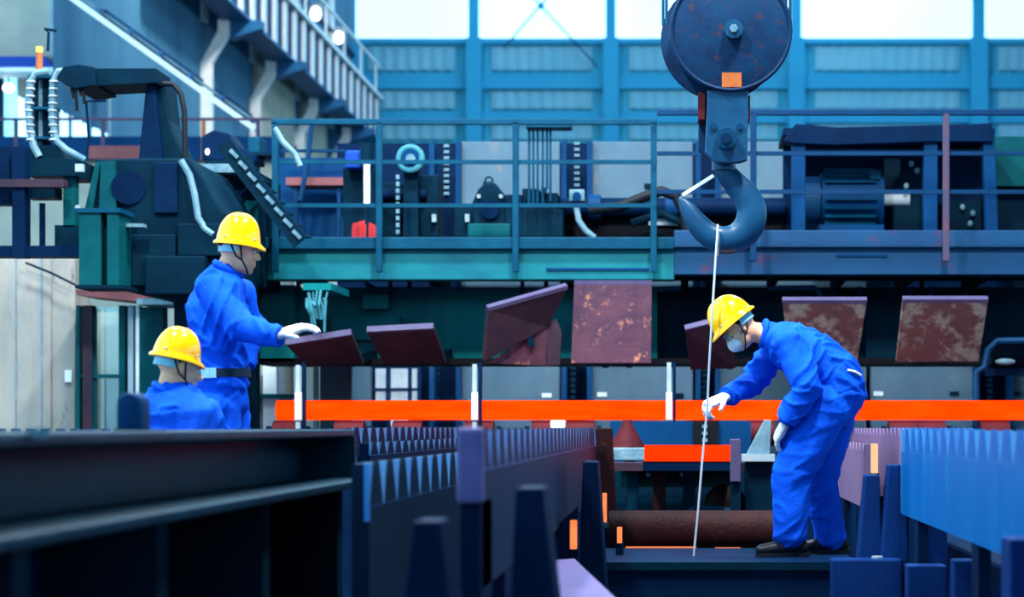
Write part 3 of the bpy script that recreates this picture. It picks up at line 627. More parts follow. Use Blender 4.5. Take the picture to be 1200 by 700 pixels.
build(B().prism([P(570, 426, Yp+.05), P(650, 429, Yp+.2), P(646, 385, Yp+.2), P(640, 384, Yp+.1)], (0, .05, 0)), 'folded_skirt', 'rust_plate', t)
build(B().pprism([(642, 428), (640, 378), (652, 374), (658, 390), (656, 428)], Yp+.12, .06), 'side_cheek', 'plate_dark', t)
flap('upright rusty plate with pale blotches in the middle', [(669, 426), (763, 426), (764, 331), (673, 331)], [Yp, Yp, Yp-.02, Yp-.02], .05, 'rust_plate')
flap('dark tilted plate half hidden behind the bending worker helmet', [(809, 434), (862, 432), (858, 374), (803, 388)], [Yp+.2, Yp+.2, Yp-.2, Yp-.2], .05, 'plate_dark')
flap('rusty plate with worn grey middle right above the bending worker back', [(926, 430), (1004, 428), (1016, 354), (917, 354)], [Yp+.2, Yp+.2, Yp-.2, Yp-.2], .05, 'rust_plate_pale')
flap('rusty plate with worn grey middle, rightmost whole one', [(1050, 425), (1147, 424), (1158, 353), (1058, 353)], [Yp+.2, Yp+.2, Yp-.2, Yp-.2], .05, 'rust_plate_pale')
t = T('guide_trough', 'dark curved guide trough at the right edge under walkway', 'trough', 1180, 470, Yp)
build(B().tube([P(1144, 470, Yp), P(1144, 436, Yp), P(1154, 430, Yp), P(1158, 410, Yp), P(1168, 400, Yp), P(1230, 399, Yp)], .03, 8), 'bent_pipe', 'rail_blue', t, smooth=True)
build(B().prism([P(1160, 432, Yp+.2), P(1240, 432, Yp+.2), P(1240, 404, Yp-.1), P(1168, 404, Yp-.1)], (0, .05, -.02)), 'plate', 'machine_dark', t)
build(B().pbox(1160, 432, 1240, 440, Yp+.15, .3), 'lip', 'machine_navy', t)
build(B().ell(P(1178, 424, Yp+.05), (.09, .05, .03), 12, 6), 'scale_patch', 'hose_pale', t)
t = T('pale_strands', 'thin pale strands below the deck above the gloved hand', 'strands', 370, 394, 17.0)  # thin pale tubes drawn over a mottled patch
for k in range(15):
    x = 358+random.random()*27; y0 = 340+random.random()*14; y1 = 358+random.random()*36
    x2 = 362+ (x-358)*.7+random.random()*5
    build(B().tube([P(x, y0, 17), P((x+x2)/2+random.uniform(-3, 3), (y0+y1)/2, 17+random.uniform(-.05, .05)), P(x2, y1, 17)], .006+random.random()*.006, 5), 'strand', 'strand_teal', t)
build(B().pbox(355, 332, 388, 340, 17.0, .9), 'hanger', 'housing_green', t)

# ================================================================== glowing bar, rollers, posts
RY = 17.0
t = T('hot_steel_bar', 'long glowing orange hot steel bar lying across the roller line', 'hot bar', 800, 493, RY)
zc = P(0, 481, RY).z
build(B().tube([P(325, 481, RY), P(1340, 481, RY)], .082, 18), 'bar', 'hot_steel', t, smooth=True)
ri = 0
rl = ['at the bar end near the standing worker', 'left of the white posts', 'under the low rusty plates', 'below the leftmost white post',
      'below the large slanting plate', 'below the blotched upright plate', 'just right of the red cone guide', 'behind the hand on the wire', 'behind the bending worker arm', 'behind the bending worker hip', 'right of the bending worker', 'above the right blue rack', 'at the far right edge']
for i, x in enumerate((338, 410, 478, 562, 640, 680, 755, 822, 890, 965, 1058, 1090, 1165)):
    r = T('table_roller', 'dark red table roller under the hot bar, '+rl[i], 'roller', x, 540, RY, 'rollers of the roller table')
    zb = zc-.082-.11
    build(B().cyl((P(x, 0, RY).x-.12, RY, zb), (P(x, 0, RY).x+.12, RY, zb), .105, 16), 'drum', 'red_brown', r, smooth=True)
    build(B().cyl((P(x, 0, RY).x-.17, RY, zb), (P(x, 0, RY).x+.17, RY, zb), .03, 10), 'axle', 'hose_pale', r, smooth=True)
    for s in (-1, 1): build(B().box((P(x, 0, RY).x+s*.16-.015, RY-.06, zb-.255), (P(x, 0, RY).x+s*.16+.015, RY+.06, zb+.06)), 'bearing_stand', 'machine_navy', r)
b_ = build(B().box(P(300, 545, RY)+V(0, -.2, 0), P(1340, 545, RY)+V(0, .3, -1.15)), 'roller_bed', 'machine_navy', label='dark bed of the roller line below the hot bar', cat='machine bed')
for x, y0, lb in ((349, 428, 'pale upright guide post at the left end of hot bar'), (556, 427, 'white upright guide post in front of hot bar left of middle'), (784, 425, 'white upright guide post in front of hot bar beside the wire')):
    g = T('guide_post', lb, 'post', x, 540, RY-.35, 'white guide posts in front of the bar')
    build(B().pbox(x-3.4, 460, x+3.4, 492, RY-.35, .06), 'sleeve', 'white_paint', g)
    build(B().pbox(x-2.5, y0, x+2.5, 545, RY-.33, .03), 'rod', 'steel_pale', g)
    build(B().pbox(x+4.5, 425, x+8, 545, RY-.2, .08), 'dark_flange', 'machine_navy', g)
t = T('cone_guide', 'dark red cone shaped guide standing under the hot bar', 'guide', 737, 530, 16.0)
build(B().tube([P(735, 538, 16), P(735, 500, 16), P(735, 492, 16)], [.2, .05, .035], 14), 'cone', 'red_brown', t, smooth=True)
build(B().pbox(718, 525, 758, 540, 15.8, .3), 'base', 'hose_pale', t, bevel=.01); build(B().box(P(732, 540, 15.9), V(P(744, 0, 15.9).x, 16.0, 0)), 'pedestal', 'machine_navy', t)
t = T('white_guide', 'small white guide block beside the rollers below slanting plate', 'guide', 652, 505, 16.4)
build(B().pbox(645, 493, 662, 503, 16.4, .15), 'block', 'white_paint', t, bevel=.01); build(B().box(P(643, 503, 16.4), V(P(664, 0, 16.4).x, 16.6, 0)), 'foot', 'machine_navy', t)
t = T('white_gusset', 'pale blue triangular gusset plate behind the bending worker thigh', 'bracket', 890, 545, 14.4)
build(B().pprism([(874, 534), (902, 534), (904, 493), (896, 492)], 14.4, .06), 'gusset', 'hose_pale', t, bevel=.005)
build(B().pbox(870, 533, 908, 541, 14.36, .3), 'foot', 'steel_pale', t); build(B().box(P(874, 541, 14.45), V(P(906, 0, 14.45).x, 14.75, 0)), 'pedestal', 'machine_dark', t)
# ================================================================== toothed rakes of the cooling bed
def rake(label, X, th, Y0, Y1, zt, h, side, pitch, m, mt, nd=.12, cut=.8, mf=None, legs=True):
    # visible face at X looking towards side (+1 right, -1 left); notches cut down from the top of that face
    Xb = X-side*th
    t = thing('cooling_bed_rake', label, 'rake', ((X+Xb)/2, (Y0+Y1)/2, zt-h), group='toothed rakes of the cooling bed')
    xi = X-side*.007
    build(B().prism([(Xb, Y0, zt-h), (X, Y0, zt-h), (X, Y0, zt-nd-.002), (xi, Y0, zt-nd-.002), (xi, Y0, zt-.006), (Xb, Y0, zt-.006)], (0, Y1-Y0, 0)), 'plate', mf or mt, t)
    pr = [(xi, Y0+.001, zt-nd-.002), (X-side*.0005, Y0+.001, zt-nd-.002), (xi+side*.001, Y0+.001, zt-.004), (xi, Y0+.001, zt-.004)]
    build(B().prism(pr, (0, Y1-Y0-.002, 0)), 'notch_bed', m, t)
    if legs:
        for k in (.12, .5, .88): build(B().box((Xb+side*.005, Y0+(Y1-Y0)*k-.1, 0), (X-side*.005, Y0+(Y1-Y0)*k+.1, zt-h)), 'leg', 'machine_navy', t)
    n = int((Y1-Y0)/pitch)
    def tooth(y):
        a, b = y+pitch*.03, y+pitch*.97; c, d = y+pitch*.33, y+pitch*.67; e = .0
        return B().add([(X, a, zt-nd), (X, b, zt-nd), (X, c, zt), (X, d, zt), (xi, c, zt), (xi, d, zt), (xi, c, zt-.004), (xi, d, zt-.004)],
                       [(0, 1, 3, 2), (2, 3, 5, 4), (0, 2, 4, 6), (1, 7, 5, 3), (4, 5, 7, 6), (0, 6, 7, 1)])
    t0 = build(tooth(Y0), 'tooth', mt, t)
    for k in range(1, n): inst(t0, t, (0, k*pitch, 0))
    return t
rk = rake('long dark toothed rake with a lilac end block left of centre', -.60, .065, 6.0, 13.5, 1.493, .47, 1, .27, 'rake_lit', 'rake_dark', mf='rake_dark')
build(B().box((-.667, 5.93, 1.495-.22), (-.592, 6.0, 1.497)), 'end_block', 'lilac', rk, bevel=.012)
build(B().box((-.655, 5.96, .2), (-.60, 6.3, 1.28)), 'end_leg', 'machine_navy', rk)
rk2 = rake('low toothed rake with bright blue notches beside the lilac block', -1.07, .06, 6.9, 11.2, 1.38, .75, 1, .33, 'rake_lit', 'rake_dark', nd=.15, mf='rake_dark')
build(B().box((-1.085, 6.88, 1.18), (-1.068, 6.9, 1.375)), 'lit_end_strip', 'rake_lit', rk2)
rake('dark toothed rake behind the end of the foreground beam', -1.78, .06, 10.9, 15.9, 1.496, .16, 1, .30, 'rake_notch_lit', 'machine_navy', nd=.1, mf='machine_navy')
rake('short toothed rake low between the foreground beam and blue notches', -1.43, .05, 9.25, 13.2, 1.43, .14, 1, .26, 'rake_notch_lit', 'machine_navy', nd=.06, mf='machine_navy')
rk = rake('long bright blue toothed rake at the right edge', 1.145, .06, 5.4, 10.95, 1.488, .455, -1, .30, 'rake_notch_lit', 'rake_blue', nd=.12)
build(B().box((1.147, 10.95, 1.04), (1.20, 10.98, 1.485)), 'lit_end_strip', 'rake_lit', rk)
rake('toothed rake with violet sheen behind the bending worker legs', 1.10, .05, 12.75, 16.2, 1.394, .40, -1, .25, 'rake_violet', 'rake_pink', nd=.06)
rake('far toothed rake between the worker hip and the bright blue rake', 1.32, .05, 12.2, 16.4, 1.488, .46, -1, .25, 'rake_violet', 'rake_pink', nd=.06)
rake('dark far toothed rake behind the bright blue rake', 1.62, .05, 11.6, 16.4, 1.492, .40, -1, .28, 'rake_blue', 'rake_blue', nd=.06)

# tapered support posts
def post(label, top, bot, y0, y1, Y, d, m, zb=0.0, extra=None):
    a, b, c_, e = P(top[0], y0, Y), P(top[1], y0, Y), P(bot[1], y1, Y), P(bot[0], y1, Y)
    k = (a.z-zb)/(a.z-c_.z)
    c2 = b+(c_-b)*k; e2 = a+(e-a)*k
    t = thing('support_post', label, 'post', (c2+e2)/2+V(0, d/2, 0), group='tapered posts of the cooling bed')
    build(B().prism([e2, c2, b, a], (0, d, 0)), 'post', m, t, bevel=.008)
    w_ = (c2-e2).length
    build(B().box(e2+V(-.02, -.04, 0), c2+V(.02, d+.02, .03)), 'base_plate', m, t)
    return t
post('dark tapered post in front of the long rake, nearest the middle', (604, 636), (598, 650), 572, 700, 5.6, .25, 'machine_navy')
post('dark tapered post below the bright blue notches', (484, 516), (474, 526), 611, 700, 5.2, .2, 'machine_navy')
post('dark tapered post at the far end of the long rake', (683, 700), (679, 708), 541, 655, 10.0, .25, 'machine_navy')
post('dark post with orange lit edge behind the far end of the rake', (694, 716), (690, 722), 502, 630, 13.6, .3, 'rust_roller')
post('blue tapered post with flat top left of the bright blue rake', (1042, 1060), (1033, 1064), 545, 655, 11.0, .2, 'post_blue')
post('blue tapered post topped by a peach reflection', (1015, 1031), (1007, 1033), 557, 645, 11.12, .2, 'post_blue')
post('thin blue post under the lower edge of the bright blue rake', (1083, 1110), (1083, 1111), 606, 690, 10.2, .12, 'post_blue')
post('blue post at the lower right corner of the picture', (1184, 1225), (1184, 1225), 632, 720, 6.6, .2, 'post_blue')
post('short blue post left of the lower right corner post', (1118, 1155), (1118, 1156), 657, 700, 9.5, .15, 'post_blue')
post('broad blue post low under the bright blue rake', (1064, 1110), (1064, 1110), 663, 700, 9.8, .15, 'post_blue')
t = T('support_block', 'broad blue steel block beside the worker boots', 'block', 1015, 700, 10.8)
build(B().box(P(975, 656, 10.8), V(P(1058, 0, 10.8).x, 10.98, 0)), 'block', 'post_blue', t, bevel=.01)
build(B().cyl(P(1028, 652, 10.9), P(1028, 657, 10.9), .03, 8), 'bolt', 'steel_pale', t)
t = T('braced_gusset', 'dark triangular brace below the long dark rake', 'brace', 660, 655, 9.6)
build(B().pprism([(640, 627), (677, 594), (677, 656), (655, 656)], 9.6, .08), 'plate', 'machine_navy', t)
build(B().box(P(640, 640, 9.7), P(660, 720, 9.7)+V(0, .1, 0)), 'leg', 'machine_navy', t)
t = thing('lilac_plate', 'flat lilac steel plate lying at the bottom of picture', 'plate', (-.45, 8.2, .87))
build(B().prism([P(646, 657, 9.3*.98), P(673, 655, 9.3), P(722, 702, 7.12), P(652, 702, 7.12)], (0, 0, -.05)), 'plate', 'lilac', t)
build(B().box((-.55, 7.2, 0), (-.45, 9.0, .85)), 'rib', 'machine_navy', t)

# pit sill on which the right worker stands, roller, low machinery
t = T('sill_beam', 'dark steel sill beam on which the bending worker stands', 'beam', 850, 700, 11.4)
build(B().box((-.56, 11.4, 0), (.955, 12.7, .746)), 'beam', 'machine_navy', t, bevel=.02)
build(B().box((-.5, 11.38, .70), (.85, 11.41, .745)), 'edge_strip', 'machine_dark', t)
t = T('rusty_roller', 'thick rusty brown roller lying low behind the sill beam', 'roller', 810, 650, 13.2)
ra, rb = P(714, 623, 13.2), P(912, 623, 13.2)
build(B().cyl(ra, rb, .135, 24), 'barrel', 'rust_roller', t, smooth=True)
for p, s in ((ra, -1), (rb, 1)):
    build(B().cyl(p, p+V(s*.12, 0, 0), .06, 14), 'journal', 'machine_dark', t); build(B().box(p+V(s*.12-.04, -.12, -.82), p+V(s*.12+.04, .12, .1)), 'bearing', 'machine_navy', t)
def hot(name, label, x0, y0, x1, y1, Y, d, m, zb=0, rd=.02):  # also builds reflected glow as emissive pieces
    o = thing(name, label, 'hot steel', P((x0+x1)/2, y1, Y)); build(B().pbox(x0, y0, x1, y1, Y, d), 'emissive_piece', m, o, bevel=.004)
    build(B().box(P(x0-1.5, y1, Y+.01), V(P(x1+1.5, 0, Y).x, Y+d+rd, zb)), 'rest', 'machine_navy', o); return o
hot('hot_billet', 'short glowing red billet below the long bar', 755, 522, 856, 541, 14.2, .12, 'hot_red', P(0, 552, 14.2).z, .42)
hot('hot_strip', 'thin glowing orange strip under the rusty roller', 733, 641, 816, 646, 12.95, .03, 'amber_glow')
hot('hot_strip', 'short thin glowing strip beside the worker boot', 838, 642, 868, 646, 12.95, .03, 'amber_glow')
hot('hot_glow', 'small upright glowing orange piece behind dark brace', 668, 610, 676, 644, 9.45, .03, 'amber_glow')
hot('hot_glow', 'small orange reflection beside the end of sill beam', 723, 618, 729, 637, 12.0, .03, 'amber_glow')  # orange reflection put in as an emissive piece
hot('hot_glow', 'slim upright orange reflection at the far rake post', 706, 578, 711, 624, 13.5, .03, 'amber_glow')  # hot glow reflected on a rail end, painted as emission
hot('hot_glow', 'bright peach reflection strip on top of the blue tapered post', 1021, 520, 1029, 555, 11.65, .04, 'peach_reflection')  # hot glow on the post face, painted as emission
t = T('billet_stop', 'violet upright stop post at the end of the short billet', 'post', 862, 566, 13.9)
build(B().pbox(856, 515, 868, 565, 13.9, .12), 'post', 'rake_violet', t, bevel=.006); build(B().box(P(856, 565, 13.95), V(P(868, 0, 13.95).x, 14.05, 0)), 'foot', 'machine_dark', t)
t = T('low_machinery', 'dark low machinery with shiny studs behind the rusty roller', 'machine', 790, 605, 14.8)
build(B().box(P(700, 545, 15.2), V(P(880, 0, 15.2).x, 15.4, 0)), 'rear_plate', 'machine_dark', t)
build(B().pbox(716, 543, 872, 552, 14.6, .4), 'upper_beam', 'plate_dark', t)
build(B().cyl(P(728, 560, 14.9), P(866, 560, 14.9), .07, 14), 'shaft', 'machine_green', t, smooth=True)
for x in (760, 777, 800): build(B().ell(P(x, 556, 14.78), (.025, .02, .018), 8, 6), 'stud', 'steel_pale', t)
for x0, x1, m_ in ((765, 780, 'rust_roller'), (735, 748, 'machine_dark'), (800, 815, 'machine_dark')): build(B().pbox(x0, 552, x1, 606, 14.7, .15), 'upright', m_, t)
build(B().ell(P(850, 590, 14.7), (.15, .12, .14), 16, 10), 'housing', 'rust_roller', t, smooth=True)
build(B().tube([P(808, 600, 14.5), P(815, 595, 14.5), P(840, 596, 14.5), P(862, 600, 14.5)], .02, 8), 'pipe', 'rail_teal', t, smooth=True)
t = T('blue_panel', 'deep blue machine panel under the hot bar behind the wire', 'panel', 800, 545, 16.4)
build(B().box(P(715, 494, 16.45), V(P(880, 0, 16.45).x, 16.55, 0)), 'panel', 'machine_blue', t); build(B().pbox(812, 494, 842, 530, 16.4, .06), 'dark_slot', 'black_void', t)
lk = None
for k in range(4):
    y = 498+k*8
    if lk is None: lk = build(B().pbox(823, y, 829, y+4, 16.36, .03), 'rung', 'hose_pale', t)
    else: inst(lk, t, P(823, y, 16.36)-P(823, 498, 16.36))

# ================================================================== foreground beam
t = thing('foreground_beam', 'heavy dark flanged steel beam across the lower left foreground', 'beam', (-1.7, 6.2, 0))
build(B().box((-1.74, 3.2, 1.27), (-1.70, 9.05, 1.46)), 'web', 'beam_fore', t)
build(B().box((-2.0, 3.2, 1.243), (-1.38, 9.05, 1.275)), 'bottom_flange', 'beam_fore', t, bevel=.008)
build(B().box((-1.93, 3.2, 1.455), (-1.47, 9.05, 1.487)), 'top_flange', 'beam_fore', t, bevel=.008)
build(B().box((-1.70, 9.0, 1.276), (-1.46, 9.04, 1.456)), 'end_plate', 'beam_fore', t)
build(B().box((-1.80, 3.2, 0), (-1.76, 9.0, 1.243)), 'shade_plate', 'machine_navy', t)  # added dark plate standing in for the shadow under the beam
for y in (4.4, 5.6, 7.0, 8.5):
    build(B().box((-1.76, y, 0), (-1.45, y+.12, 1.243)), 'rib', 'machine_dark', t)
build(B().cyl(P(45, 513, 4.6), P(45, 513, 4.6)+V(0, 0, .02), .025, 10), 'bolt', 'hose_pale', t)
t = thing('rounded_lug', 'rounded blue steel lug standing on the foreground beam', 'lug', P(150, 505, 6.2))
lp = [(136, 508), (136, 475)]+[(150.5+14.5*math.cos(math.radians(a)), 474-14*math.sin(math.radians(a))) for a in range(180, -1, -20)]+[(165, 508)]
build(B().pprism(lp, 6.2, .12), 'lug', 'machine_blue', t, bevel=.01, smooth=True); build(B().pbox(132, 503, 175, 510, 6.18, .2), 'foot', 'beam_fore', t)
t = thing('notched_strip', 'dark notched strip behind the foreground beam at left', 'rack', P(140, 520, 9.2))
build(B().pbox(-30, 509, 400, 530, 9.2, .05), 'strip', 'machine_blue', t)
tt = None
for k in range(24):
    x = -24+k*17.5
    if tt is None: tt = build(B().pprism([(x, 510), (x+2, 502.5), (x+9, 502.5), (x+11, 510)], 9.2, .05), 'tooth', 'machine_blue', t)
    else: inst(tt, t, P(x, 510, 9.2)-P(-24, 510, 9.2))
t = thing('work_platform', 'low dark work platform behind the foreground beam', 'platform', (-2.6, 9.9, 0))
build(B().box((-3.6, 8.6, .68), (-2.0, 11, .75)), 'deck', 'machine_dark', t)
for x in (-3.5, -2.1):
    for y in (8.7, 10.8): build(B().box((x-.05, y-.05, 0), (x+.05, y+.05, .68)), 'leg', 'machine_dark', t)
t = thing('machine_plinth', 'dark machine plinth between the foreground beam and long rake', 'machine base', (-1.1, 7, 0))
build(B().box((-1.0, 7.0, 0), (-.72, 11.2, .55)), 'base', 'machine_navy', t, bevel=.02)
t = thing('machine_plinth', 'dark machine plinth under the bright blue rake', 'machine base', (1.6, 9, 0))
build(B().box((1.36, 5.5, 0), (1.58, 11.5, .9)), 'base', 'machine_navy', t, bevel=.02)

# ================================================================== crane hook block
HY = 12.0
hk = thing('crane_hook_block', 'big crane hook block with two round cheek plates and dark hook', 'crane hook', P(850, 297, HY))
c0 = P(856, 41, HY)
build(B().cyl(c0+V(0, -.14, 0), c0+V(0, -.105, 0), .355, 48), 'cheek_plate', 'hook_disc', hk, smooth=True, bevel=.006)
c1 = P(845, 43, HY)
build(B().cyl(c1+V(0, .10, 0), c1+V(0, .135, 0), .355, 48), 'cheek_plate', 'hook_disc', hk, smooth=True, bevel=.006)
build(B().cyl(P(852, 42, HY)+V(0, -.09, 0), P(852, 42, HY)+V(0, .09, 0), .32, 40), 'sheave', 'hook_disc', hk, smooth=True)
build(B().torus(c0+V(0, -.14, 0), .345, .012, n=48), 'cheek_rim', 'hook_disc', hk, smooth=True)
hb = build(B().cyl(c0+V(.015, -.19, 0), c0+V(.015, -.14, 0), .055, 20), 'axle_cap', 'hook_blue', hk, smooth=True)
build(B().cyl(c0+V(.015, -.215, 0), c0+V(.015, -.19, 0), .025, 6), 'axle_nut', 'hose_pale', hb)
build(B().pbox(846, 85, 869, 102, HY-.145, .01), 'warning_patch', 'orange_label', hk)
build(B().pprism([(829, 105), (877, 105), (876, 188), (866, 191), (838, 191), (826, 180)], HY-.13, .05), 'yoke_plate', 'hook_blue', hk, bevel=.008)
build(B().pprism([(819, 105), (872, 105), (868, 190), (834, 190), (818, 176)], HY+.09, .05), 'yoke_plate', 'hook_disc', hk, bevel=.008)
build(B().pbox(871, 112, 879, 140, HY-.1, .18), 'rust_side', 'red_brown', hk); build(B().pbox(818, 108, 826, 140, HY-.1, .18), 'rust_side', 'red_brown', hk)
cp = build(B().cyl(P(851, 162, HY-.18), P(851, 162, HY-.12), .06, 22), 'trunnion_cap', 'hook_blue', hk, smooth=True)
build(B().cyl(P(851, 162, HY-.2), P(851, 162, HY-.17), .03, 14), 'trunnion_pin', 'hook_disc', cp, smooth=True)
for x in (836, 867): build(B().cyl(P(x, 148, HY-.145), P(x, 148, HY-.12), .02, 8), 'bolt', 'hook_blue', hk)
build(B().cyl(P(848, 165, HY), P(848, 200, HY), .07, 18), 'shank', 'hook_blue', hk, smooth=True)
path = [(848, 188, 12), (851, 202, 12.5), (862, 216, 14.5), (874, 230, 16.5), (881, 247, 17.5), (877, 266, 18), (863, 279, 17), (845, 281.5, 16), (829, 274, 14.5), (817, 262, 13), (809, 250, 10.5), (803, 241, 7.5), (797, 231, 2.5)]
# smooth the path
pp = []; rr = []
for i in range(len(path)-1):
    for j in range(4):
        u = j/4; p0 = path[max(i-1, 0)]; p1 = path[i]; p2 = path[i+1]; p3 = path[min(i+2, len(path)-1)]
        q = [.5*((2*p1[k])+(-p0[k]+p2[k])*u+(2*p0[k]-5*p1[k]+4*p2[k]-p3[k])*u*u+(-p0[k]+3*p1[k]-3*p2[k]+p3[k])*u**3) for k in range(3)]
        pp.append(P(q[0], q[1], HY)); rr.append(q[2]/200)
pp.append(P(797, 231, HY)); rr.append(.008)
build(B().tube(pp, rr, 18, flat=(0, .7, 0)), 'hook', 'hook_blue', hk, smooth=True, angle=60)
build(B().bar(P(836, 206, HY), P(800, 229, HY), .035, .02), 'safety_latch', 'white_paint', hk)
for x in (777, 781, 921, 926): build(B().cyl(P(x, 30, HY+(.03 if x % 2 else -.03)), P(x, -400, HY+(.03 if x % 2 else -.03)), .009, 8), 'hoist_rope', 'hook_blue', hk, smooth=True)
t = thing('sling_wire', 'thin pale wire sling hanging from the hook through the worker hand', 'wire', P(813, 652, 11.88))
wp = [P(841, 266, HY-.075), P(840, 282, HY-.1), P(839, 297, HY-.1), P(836, 345, 11.84), P(831, 430, 11.86), P(829, 476, 11.9), P(823, 540, 11.88), P(818, 600, 11.86), P(813, 652, 11.86)]
build(B().tube(wp, .0065, 8), 'wire', 'wire', t, smooth=True)
build(B().torus(P(841, 281.5, HY), .088, .0065, axis=(1, 0, 0), n=20, m=6), 'loop', 'wire', t, smooth=True)
# ================================================================== people
mat('suit_blue', (4, 82, 214), .8, col2=(3, 70, 196), scale=9, bump=.15, bscale=60, spec=.08)
mat('suit_dark', (12, 50, 120), .75, col2=(10, 40, 104), scale=9, bump=.2, spec=.25)
mat('helmet_yellow', (255, 188, 0), .22, col2=(252, 178, 0), scale=3, bump=0, coat=.6)
mat('skin', (252, 186, 150), .5, col2=(240, 164, 130), scale=14, bump=.05)
mat('glove_white', (226, 226, 232), .85, col2=(186, 190, 206), scale=22, bump=.5, bscale=90)
mat('hair_black', (20, 20, 26), .6, bump=.2)
mat('band_pale', (150, 200, 220), .5, col2=(110, 170, 200), bump=0)
mat('shoe_black', (18, 22, 34), .4, bump=.1)
mat('mask_white', (228, 232, 240), .8, bump=.15)
mat('cloth_white', (225, 228, 232), .8, bump=.1)
mat('belt_dark', (22, 40, 60), .5, bump=.05)

def loft(m, pts, rad, lat, n=20):
    # rings of (a along lat, b across) with rounded ends
    pts = [Vector(p) for p in pts]; rad = [r if isinstance(r, tuple) else (r, r) for r in rad]; lat = Vector(lat)
    t0 = (pts[0]-pts[1]).normalized(); t1 = (pts[-1]-pts[-2]).normalized()
    P_ = [pts[0]+t0*min(rad[0])*.55]+pts+[pts[-1]+t1*min(rad[-1])*.55]
    R_ = [(rad[0][0]*.6, rad[0][1]*.6)]+rad+[(rad[-1][0]*.6, rad[-1][1]*.6)]
    o = len(m.v)
    for i, p in enumerate(P_):
        t = (P_[min(i+1, len(P_)-1)]-P_[max(i-1, 0)]).normalized()
        u = lat-t*lat.dot(t)
        if u.length < .05: u = t.orthogonal()
        u.normalize(); w_ = t.cross(u)
        for k in range(n):
            a = 2*math.pi*k/n; m.v.append(p+u*R_[i][0]*math.cos(a)+w_*R_[i][1]*math.sin(a))
    for i in range(len(P_)-1):
        for k in range(n): m.f.append((o+i*n+k, o+i*n+(k+1) % n, o+(i+1)*n+(k+1) % n, o+(i+1)*n+k))
    m.f.append(tuple(o+k for k in range(n))[::-1]); m.f.append(tuple(o+(len(P_)-1)*n+k for k in range(n)))
def fuse(m, name, mtl, parent, voxel=.012, it=4, folds=None, amp=0.0, label=None, seed=0):
    o = build(m, name, mtl, parent, label=label)
    md = o.modifiers.new('r', 'REMESH'); md.mode = 'VOXEL'; md.voxel_size = voxel
    ms = o.modifiers.new('s', 'SMOOTH'); ms.factor = .5; ms.iterations = it
    dg = bpy.context.evaluated_depsgraph_get(); dg.update()
    me = bpy.data.meshes.new_from_object(o.evaluated_get(dg)); o.modifiers.clear(); old = o.data; o.data = me; bpy.data.meshes.remove(old)
    if not me.materials: me.materials.append(MATS[mtl])
    if folds and amp:
        nv = len(me.vertices); co = np.empty(nv*3); me.vertices.foreach_get('co', co); co = co.reshape(-1, 3)
        no = np.array([v.normal[:] for v in me.vertices]); org = np.array(ROOT[parent.name])
        segs = [(np.array(a)-org, np.array(b)-org) for a, b in folds]; dist = np.full(nv, 9.); tan = np.zeros((nv, 3))
        for a, b in segs:
            d = b-a; L2 = (d*d).sum(); s = np.clip(((co-a)@d)/L2, 0, 1); q = a+s[:, None]*d; e = np.linalg.norm(co-q, axis=1)
            k = e < dist; dist[k] = e[k]; tan[k] = d/math.sqrt(L2)
        al = (co*tan).sum(1); per = co-tan*al[:, None]
        for i in range(nv):
            p = per[i]; c = V(p[0]*5+seed, p[1]*5+al[i]*9+p[0]*7, p[2]*5+al[i]*3.5+p[1]*6)
            r = 1-abs(noise.noise(c))*2.2; r2 = noise.noise(c*2.1)
            co[i] += no[i]*amp*(r*r*r*.9-.25+.2*r2)
        me.vertices.foreach_set('co', co.ravel())
    me.polygons.foreach_set('use_smooth', [True]*len(me.polygons)); me.update(); return o
def hand_geo(m, wrist, d, nrm, thumb, curl, s=1.0, spread=.012):
    d = Vector(d).normalized(); nrm = Vector(nrm); nrm = (nrm-d*nrm.dot(d)).normalized(); sd = d.cross(nrm)
    if sd.dot(Vector(thumb)) < 0: sd = -sd            # sd points to the thumb side
    w = Vector(wrist)
    loft(m, [w-d*.02*s, w+d*.03*s, w+d*.075*s, w+d*.1*s], [(.030*s, .022*s), (.038*s, .022*s), (.046*s, .021*s), (.044*s, .017*s)], sd, 14)
    for i, (off, ln) in enumerate(((.033, .074), (.011, .084), (-.011, .078), (-.033, .062))):
        b = w+d*(.092 if i < 3 else .086)*s+sd*off*s; a = curl[0]; dd = (d+sd*off*spread*90).normalized(); p = [b-d*.015*s, b]
        for j, f in enumerate((.42, .33, .25)):
            ang = a+sum(curl[1:j+1]); v_ = dd*math.cos(ang)+nrm*math.sin(ang); p.append(p[-1]+v_*ln*f*s)
        loft(m, p, [.0105*s, .0105*s, .0105*s, .0098*s, .0085*s], sd, 10)
    b = w+d*.028*s+sd*.034*s; v1 = (sd*.75+d*.65+nrm*.25).normalized(); v2 = (sd*.3+d*.8+nrm*.5).normalized()
    loft(m, [b-sd*.02*s, b, b+v1*.034*s, b+v1*.034*s+v2*.032*s], [.014*s, .014*s, .012*s, .0095*s], nrm, 10)

